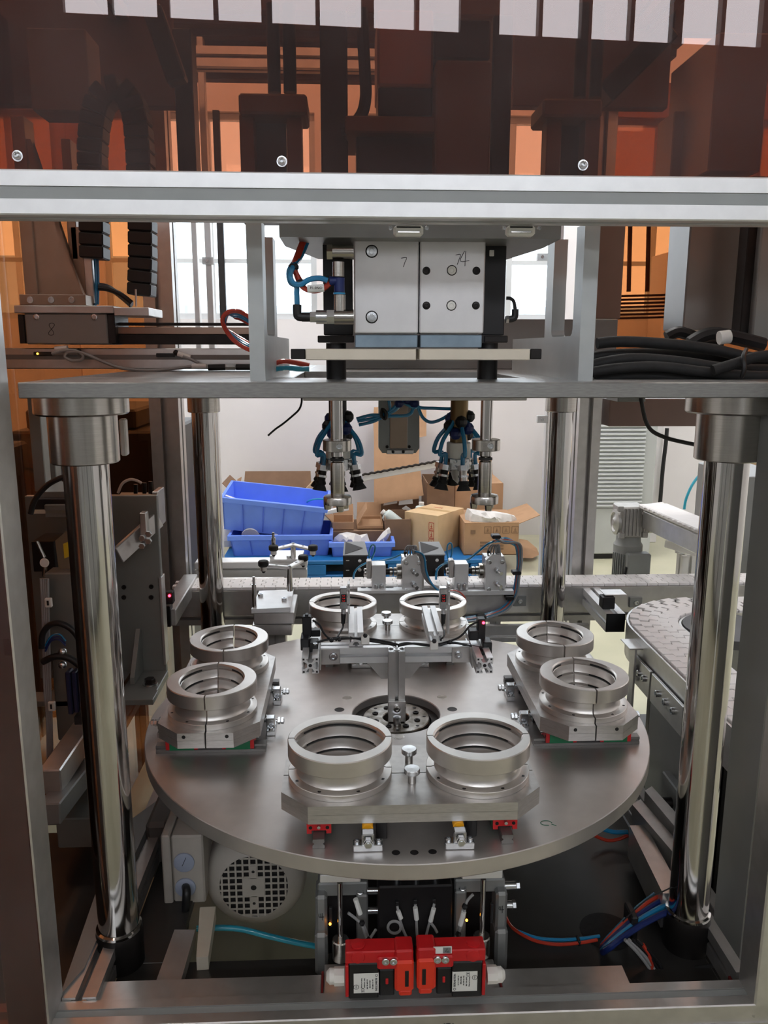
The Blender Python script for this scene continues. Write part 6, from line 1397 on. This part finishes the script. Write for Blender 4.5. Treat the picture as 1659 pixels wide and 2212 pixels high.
# cartons
def carton(label, x0, x1, y0, y1, Y, d, m=CARD, flaps='', floor=None, rz=0, open_=False):
    """carton whose front face covers the picture rectangle at depth Y"""
    a, c = at(x0, (y0+y1)/2, Y), at(x1, (y0+y1)/2, Y); zb = at((x0+x1)/2, y1, Y).z if floor is None else floor; zt = at((x0+x1)/2, y0, Y).z
    w = c.x-a.x; o = thing('carton', label, 'carton', ((a.x+c.x)/2, Y+d/2, zb)); th = .006
    xm = (a.x+c.x)/2; hw = w/2
    def wall(b0): return b0
    b = MB(); b.bx(xm-hw, xm+hw, Y, Y+th, zb, zt, .001); b.build('front', m, o)
    b = MB(); b.bx(xm-hw, xm+hw, Y+d-th, Y+d, zb, zt, .001); b.build('back', m, o)
    for s in (-1, 1):
        b = MB(); b.bx(xm+s*(hw-th/2)-th/2, xm+s*(hw-th/2)+th/2, Y+th, Y+d-th, zb, zt, .001); b.build('side', m, o)
    b = MB(); b.bx(xm-hw, xm+hw, Y, Y+d, zb, zb+th, 0); b.build('bottom', m, o)
    if not open_:
        b = MB(); b.bx(xm-hw, xm+hw, Y, Y+d, zt, zt+th, .001); b.build('lid', m, o)
    fl = d*.4
    for f in flaps:
        b = MB()
        if f == 'f': b.flat([(xm-hw, Y, zt), (xm+hw, Y, zt), (xm+hw*.96, Y-fl*.5, zt-fl*.55), (xm-hw*.96, Y-fl*.5, zt-fl*.55)], .004, (0, -.6, .6))
        if f == 'b': b.flat([(xm-hw, Y+d, zt), (xm+hw, Y+d, zt), (xm+hw*.97, Y+d+fl*.3, zt+fl*.7), (xm-hw*.97, Y+d+fl*.3, zt+fl*.7)], .004, (0, 1, 0))
        if f == 'l': b.flat([(xm-hw, Y, zt), (xm-hw, Y+d, zt), (xm-hw-fl*.6, Y+d*.96, zt+fl*.6), (xm-hw-fl*.6, Y+d*.04, zt+fl*.6)], .004, (-.6, 0, -.6))
        if f == 'r': b.flat([(xm+hw, Y, zt), (xm+hw, Y+d, zt), (xm+hw+fl*.8, Y+d*.96, zt+fl*.3), (xm+hw+fl*.8, Y+d*.04, zt+fl*.3)], .004, (.3, 0, -.8))
        if f == 'i': b.flat([(xm-hw, Y+.02, zt), (xm-hw, Y+d-.02, zt), (xm-hw+fl*.5, Y+d-.04, zt+fl*.8), (xm-hw+fl*.5, Y+.04, zt+fl*.8)], .004, (-.6, 0, .4))
        b.build('flap', m, o, smooth=False)
    if rz:
        o.rotation_euler = (0, 0, rz)
    return o, xm, hw, zb, zt
carton('wide dark carton with open flaps behind the blue bins', 512, 668, 1073, 1150, 3.95, .42, CARD2, 'bl', PZ, 0, True)
b = MB(); A = at(516, 1058, 3.95); B_ = at(512, 1030, 3.97); b.flat([at(508, 1058, 3.96), at(517, 1060, 3.96), at(522, 1030, 3.98), at(513, 1035, 3.98)], .008, (0, 1, 0)); tag(b.build('carton_flap', CARD, smooth=False), 'torn upright carton flap at the far left of the pile', 'cardboard')
b = MB(); b.flat([at(585, 1078, 3.9), at(614, 1066, 3.9), at(615, 1084, 3.9)], .008, (0, 1, 0)); tag(b.build('carton_flap', CARD3, smooth=False), 'pointed carton flap above the tilted bin, left', 'cardboard')
b = MB(); b.flat([at(618, 1084, 3.9), at(622, 1068, 3.9), at(648, 1080, 3.9), at(640, 1086, 3.9)], .008, (0, 1, 0)); tag(b.build('carton_flap', CARD3, smooth=False), 'pointed carton flap above the tilted bin, right', 'cardboard')
b = MB(); b.bar(at(655, 1072, 3.92), at(680, 1044, 3.95), .012, .05, None, .001); tag(b.build('carton_flap', CARD3), 'slim carton edge rising right of the open dark carton', 'cardboard')
run('blue_coil', CYANT, [at(690+28*math.cos(a), 1088+10*math.sin(a), 3.9+.1*math.sin(a)) for a in [i*2*PI/12 for i in range(25)]], .006, 'coil of thin teal hose behind the tilted bin', 'hose')
carton('small open carton left of the middle of the pile', 718, 764, 1128, 1152, 3.62, .26, CARD, 'bl', .26, 0, True)
carton('open carton right of the small open carton', 772, 828, 1136, 1152, 3.64, .34, CARD, 'bi', .26, 0, True)
b = MB(); b.bx(at(714, 1150, 3.6).x, at(830, 1150, 3.6).x, 3.6, 4.0, PZ+.001, .259); tag(b.build('carton_support', CARD2), 'dark closed carton under the two small open cartons', 'carton')
carton('brown open carton holding white bottles', 832, 887, 1122, 1190, 3.55, .34, CARD2, '', PZ, 0, True)
for i, (x, y, rot) in enumerate(((849, 1113, .9), (910, 1104, 0))):
    c = at(x, y+10, 3.72 if i == 0 else 3.85); d = Vector((-math.sin(rot), 0, math.cos(rot))); t = thing('white_bottle', 'white plastic bottle, %s' % ('lying tilted in the brown carton' if i == 0 else 'standing behind the pale carton'), 'bottle', c-ez*.04)
    b = MB(); b.lathe([(0, 0), (.044, 0), (.046, .004), (.046, .10), (.04, .118), (.016, .128), (.016, .135)], c-d*.05, frame(c-d*.05, c+d), 24); b.build('body', mat('white_bottle_plastic', (206, 218, 216), .4), t)
    b = MB(); b.cyl(c+d*.082, c+d*.10, .019, n=16); b.build('cap', WHITEP, t)
o, xm, hw, zb, zt = carton('pale taped carton with red handling marks', 889, 1001, 1122, 1212, 3.36, .42, CARD3, '', PZ, 0)
# rotate the pale carton so two faces show
o.rotation_euler = (0, 0, math.radians(-38)); o.location.x = at(940, 1150, 3.6).x; o.location.y = 3.66; o.scale = (.78, .82, 1)
O = ORG[o.name]
def on_front(o, fx, fz, w, h, name, m, hw, zb, zt, Y, xm):
    b = MB(); x = xm+fx*hw; z = zb+(zt-zb)*fz; b.bx(x-w/2, x+w/2, Y-.0012, Y-.0002, z-h/2, z+h/2, 0); return b.build(name, m, o)
def frame_mark(o, x, z, s, Y, m, name='handling_mark', inner=True):
    b = MB(); k = s*.08
    for dx in (-1, 1): b.bx(x+dx*s/2-k/2, x+dx*s/2+k/2, Y-.0014, Y-.0003, z-s/2, z+s/2, 0); b.bx(x-s/2, x+s/2, Y-.0014, Y-.0003, z+dx*s/2-k/2, z+dx*s/2+k/2, 0)
    if inner:
        b.bx(x-s*.2, x+s*.2, Y-.0014, Y-.0003, z-k, z, 0); b.bx(x-k/2, x+k/2, Y-.0014, Y-.0003, z-s*.3, z+s*.3, 0); b.bx(x-s*.28, x+s*.28, Y-.0014, Y-.0003, z-s*.3-k/2, z-s*.3+k/2, 0)
    return b.build(name, m, o)
for i in range(3): frame_mark(o, xm+hw*.62, zb+(zt-zb)*(.28+.22*i), .05, 3.36, REDINK)
b = MB(); b.bx(xm-hw-.0015, xm-hw-.0003, 3.36+.16, 3.36+.26, zb+.002, zt+.004, 0); b.build('tape', TAPE, o)
b = MB(); b.bx(xm-hw, xm+hw, 3.36+.18, 3.36+.24, zt+.0062, zt+.007, 0); b.build('tape', TAPE, o)
text('MADE', .035, Matrix.Translation((xm-.02, 3.36+.3, zt+.0075)), 'printed_text', REDINK, o)
o, xm, hw, zb, zt = carton('taped carton with printed symbols and film on top, front right of the pile', 1003, 1120, 1131, 1212, 3.40, .45, CARD, 'r', PZ)
for i in range(4): frame_mark(o, xm-hw*.15+i*.062, zb+(zt-zb)*.80, .045, 3.40, CARD2)
for i in range(3):
    b = MB(); b.bx(xm-hw*.42, xm+hw*.45, 3.3985, 3.3997, zb+(zt-zb)*(.17+.10*i), zb+(zt-zb)*(.17+.10*i)+.014, 0); b.build('printed_line', CARD2, o)
b = MB(); b.bx(xm-hw*.78, xm-hw*.6, 3.3985, 3.3997, zb+(zt-zb)*.68, zb+(zt-zb)*.80, 0); b.build('printed_symbol', CARD2, o)
blob('packing_film', 'crumpled clear packing film on the taped carton', [(1006, 1128), (1004, 1112), (1010, 1098), (1025, 1100), (1045, 1104), (1070, 1106), (1095, 1108), (1112, 1112), (1120, 1130), (1090, 1132), (1050, 1133)], 3.5, FILM, 'film', 11, .10, .016)
carton('white paper box behind the taped carton', 976, 1003, 1107, 1118, 3.85, .2, WHITEP, '', .3)
carton('large brown carton standing behind the taped carton', 982, 1085, 1046, 1200, 3.95, .45, CARD, 'b', PZ)
carton('large dark open carton left of the large brown carton', 922, 981, 1044, 1200, 3.92, .45, CARD2, '', PZ, 0, True)
# leaning cardboard
def card(label, pts, Ya, Yb, m=CARD):
    y1 = max(p[1] for p in pts); y0 = min(p[1] for p in pts)
    b = MB(); b.flat([at(x, y, Ya+(Yb-Ya)*(y1-y)/(y1-y0)) for x, y in pts], .012, (0, 1, .1)); return tag(b.build('cardboard_sheet', m, smooth=False), label, 'cardboard')
card('tall flattened cardboard leaning on the back wall', [(808, 1115), (808, 950), (806, 905), (808, 880), (921, 880), (921, 942), (905, 945), (905, 1115)], 4.1, 4.45)
card('folded cardboard flap bent forward from the tall flattened cardboard', [(815, 1090), (808, 1022), (908, 1014), (915, 1070)], 3.95, 4.05)
card('crumpled lower cardboard with white stickers', [(806, 1150), (810, 1090), (905, 1078), (906, 1150)], 4.0, 4.05, CARD2)
for i, pts in enumerate(([(828, 1092), (858, 1087), (858, 1080), (830, 1085)], [(861, 1091), (892, 1088), (891, 1078), (862, 1082)], [(868, 1098), (882, 1110), (891, 1102), (877, 1092)])):
    b = MB(); b.flat([at(x, y, 3.98) for x, y in pts], .002, (0, -1, 0)); tag(b.build('paper_sticker', LABEL, smooth=False), 'white paper sticker on the crumpled cardboard, %s' % ['left', 'right', 'lower tilted'][i], 'sticker')
card('round-edged cardboard scrap lying on the floor right of the cartons', [(1122, 1165), (1140, 1168), (1160, 1185), (1165, 1198), (1150, 1206), (1122, 1205)], 3.7, 4.1, CARD)
# bar with wavy belt
t = thing('belt_bar', 'pale bar with a dark wavy belt leaning in front of the cardboard', 'bar', at(865, 1020, 3.88))
A, C_ = at(782, 1032, 3.88), at(958, 1000, 3.88); b = MB(); b.bar(A, C_, .02, .05, None, .002); b.build('bar', ALUW, t)
b = MB(); n = 26; b.tube([A.lerp(C_, i/n)+Vector((0, -.012, .020+.006*(i % 2))) for i in range(n+1)], .009, 6, 1); b.build('wavy_belt', DSTEEL, t)
# things on the floor at the left
t = thing('white_sack', 'small white sack on the floor at the left of the bins', 'sack', at(490, 1170, 3.6))
b = MB(); b.lathe([(0, 0), (.07, .005), (.075, .05), (.05, .10), (.03, .13), (0, .14)], (at(487, 1160, 3.7).x, 3.7, .14), None, 12, False); b.build('body', FILM, t)
# ------------------------------------------------------------------ air cabinet
CAB = mat('pale_grey_cabinet', (190, 194, 194), .5, .1, .04, 10)
t = thing('louvred_cabinet', 'tall pale grey cabinet with fine louvres against the back wall', 'cabinet', at(1340, 1205, 3.75))
Yk = 3.75; x0, x1 = at(1276, 1050, Yk).x, at(1398, 1050, Yk).x; zl0, zl1 = at(1340, 1096, Yk).z, at(1340, 800, Yk).z
b = MB(); b.bx(x0, x1+.05, Yk, Yk+.5, .04, zl1+.03, .008); b.build('body', CAB, t)
b = MB(); b.bx(x0+.01, x1-.01, Yk+.02, Yk+.4, .0, .04, .002); b.build('plinth', BLACK, t)
nl = 34
for i in range(nl):
    z = zl0+(zl1-zl0)*(i+.5)/nl; b = MB(); b.box(((x0+x1)/2-.01, Yk-.008, z), (x1-x0-.05, .012, (zl1-zl0)/nl*.62), .002, Matrix.Rotation(-.5, 3, 'X')); b.build('louvre', CAB, t)
b = MB(); b.bx(x0+.02, x1-.02, Yk-.003, Yk, zl0-.004, zl0-.010, .0005); b.build('panel_seam', GREYC, t)
b = MB(); b.bx(at(1404, 1000, 4.3).x, at(1424, 1000, 4.3).x, 4.25, YB, 0, 2.2, .004); tag(b.build('wall_pillar', WALLM), 'narrow white pillar right of the louvred cabinet', 'pillar')
tb('wall_cable', BLKP, [(1441, 925), (1438, 960), (1432, 1010), (1428, 1060), (1426, 1085)], .016, 'thick black cable hanging down the white wall at the right', 4.2, 'cable')
tb('wall_hose', CYANT, [(1535, 1008), (1515, 1022), (1495, 1048), (1482, 1078), (1478, 1100)], .009, 'thin teal hose curving down at the right of the hall', 3.0, 'hose')
b = pb(1316, 862, 1536, 921, .95, 1.2, .003); tag(b.build('brown_hanging_box', mat('brown_grey_box', (112, 92, 84), .5, .2, .08, 8)), 'brown box hanging below the plate level at the right back', 'box')
# ------------------------------------------------------------------ gear motor and feeding conveyor
YG = 1.25
t = thing('gear_motor', 'grey worm gearbox with a motor hanging below, beside the small conveyor', 'motor', at(1365, 1250, YG))
CAST = mat('cast_aluminium', (180, 178, 174), .42, .6, .15, 30, .05)
pb(1341, 1096, 1397, 1162, YG, YG+.11, .005).build('gear_case', CAST, t)
for u in (1345, 1352, 1360, 1368, 1376, 1384, 1391):
    pb(u, 1100, u+3, 1158, YG-.006, YG, .001).build('case_rib', CAST, t)
for u, v in ((1336, 1100), (1338, 1158), (1386, 1100), (1388, 1156)):
    pb(u, v-6, u+12, v+6, YG-.010, YG+.01, .002).build('corner_boss', CAST, t)
c = at(1334, 1127, YG+.05); b = MB(); b.lathe([(.052, 0), (.052, .012), (.040, .016), (.034, .010), (.022, .012), (.012, .020), (0, .020)], c, (ey, ez, -ex), 28, False); b.build('output_flange', CAST, t)
c = at(1410, 1127, YG+.05); b = MB(); b.cyl(at(1397, 1127, YG+.05), c, .046, n=28, ch=.003); b.build('rear_flange', CAST, t)
z0 = at(1368, 1162, YG).z; xm = at(1368, 1162, YG).x; zc = at(1368, 1182, YG).z; zl = at(1368, 1252, YG).z
b = MB(); b.lathe([(.058, zl), (.058, zc), (.050, zc+.012), (.048, z0)], (xm, YG+.055, 0), None, 32, True); b.build('motor_body', mat('grey_motor_paint', (148, 150, 148), .5, .1, .06, 20), t)
for i in range(9):
    a = PI*1.05+i*.16; b = MB(); b.box((xm+.060*math.cos(a), YG+.055+.060*math.sin(a), (zl+zc)/2-.01), (.010, .004, (zc-zl)*.7), .001, Matrix.Rotation(a, 3, 'Z')); b.build('cooling_fin', MATS['grey_motor_paint'], t)
pb(1356, 1197, 1406, 1249, YG-.03, YG+.02, .006).build('junction_box', MATS['grey_motor_paint'], t)
run('motor_lead', BLKP, [at(1354, 1225, YG-.02), at(1350, 1240, YG-.02), at(1346, 1256, YG-.02)], .006, parent=t)
t = thing('conveyor', 'small white belt conveyor sloping away behind the right column', 'conveyor', at(1460, 1200, 1.25))
A0, A1 = at(1404, 1090, 1.48), at(1535, 1140, 1.05)
zc_ = .885
A0 = Vector((atz(1410, 1092, zc_).x, atz(1410, 1092, zc_).y, zc_)); A1 = Vector((atz(1545, 1148, zc_).x, atz(1545, 1148, zc_).y, zc_))
b = MB(); b.bar(A0, A1, .12, .016, None, .004); b.build('belt', CHAINW, t)
b = MB(); b.bar(A0-ez*.05-Vector((.04, .03, 0)), A1-ez*.05-Vector((.04, .03, 0)), .02, .07, None, .003); b.build('side_rail', ALU, t)
nb = 12
for i in range(nb):
    p = A0.lerp(A1, (i+.5)/nb); b = MB(); b.box(p+Vector((-.052, -.04, .002)), (.02, .014, .008), .002); b.build('belt_tooth', CHAINW, t)
b = MB(); b.cyl(A0+Vector((-.05, -.02, -.012)), A0+Vector((.05, .03, -.012)), .02, n=16); b.build('end_roller', CHAINW, t)
p = at(1475, 1165, 1.15); b = MB(); b.bx(p.x-.025, p.x+.025, 1.15, 1.158, at(1475, 1195, 1.15).z, at(1475, 1130, 1.15).z, .002); k = b.build('guide_plate', WHITEP, t)
for u in (1465, 1475, 1485):
    b = MB(); screw(b, at(u, 1128+(u-1465)*.4, 1.13), (0, -1, 0), .009, .014); b.build('bolt', ZINC, k)
p0 = at(1442, 1172, 1.12); p1 = at(1512, 1192, 1.02); b = MB(); b.bar(p0, p1, .05, .03, None, .003); b.build('under_rail', WHITEP, t)
b = MB(); p = at(1490, 1200, 1.12); b.profile((p.x, 1.14, .0), (p.x, 1.14, p.z), .06, (0, 1, 0)); b.build('leg', WHITEP, t)
# right edge: cartons and dark machine side
p0 = at(1622, 985, 1.6); p1 = at(1700, 985, 1.6); b = MB(); b.bx(p0.x, p1.x, 1.6, 2.0, .002, p0.z, .003); tag(b.build('carton', CARD3), 'pale carton partly hidden behind the right front column', 'carton')
p0 = at(1605, 1030, 1.1); p1 = at(1720, 1030, 1.1); b = MB(); b.bx(p0.x, p1.x, 1.1, 1.5, .002, p0.z, .004); tag(b.build('side_machine', GREYM), 'grey machine side behind the right front column', 'machine')
# small clear hinge blocks on the cage posts
for i, (u, v, Y) in enumerate(((1172, 906, 1.334), (447, 563, 1.334), (1172, 555, 1.334))):
    t = thing('clear_catch', 'small clear plastic catch on a thin post, %s' % ['beside the right back column', 'in the left window gap', 'in the right window gap'][i], 'catch', at(u, v+8, Y))
    b = pb(u-11, v-8, u+14, v+8, Y, Y+.02, .002); b.build('block', mat('clear_plastic', (225, 228, 230), .2, 0, .05, 30, alpha=.75), t); b = MB(); screw(b, at(u, v, Y-.002), (0, -1, 0), .006, .004); b.build('screw', ZINC, t)
# cage posts behind the machine
for i, (xa, xb, ya, yb, Y) in enumerate(((1181, 1201, 480, 1250, 1.35), (457, 470, 480, 1240, 1.35), (472, 486, 470, 1000, 1.5), (430, 441, 470, 1000, 1.5))):
    x0 = at(xa, 900, Y).x; x1 = at(xb, 900, Y).x
    zlo = 1.725 if i == 2 else 0
    if i == 2: x0 = at(xa, 600, 4.48).x; x1 = at(xb, 600, 4.48).x; Y = 4.48  # third one is a window mullion at the back wall
    b = MB(); b.bx(x0, x1, Y, Y+.04, zlo, 2.6 if i != 2 else 3.19, .002); tag(b.build('cage_post', [ALUW, ALUW, DSTEEL, ALUW][i]), ['pale cage post beside the right back column', 'pale thin cage post in the left window gap', 'dark window mullion in the left window gap', 'pale cage post at the left rim of the left window gap'][i], 'post')
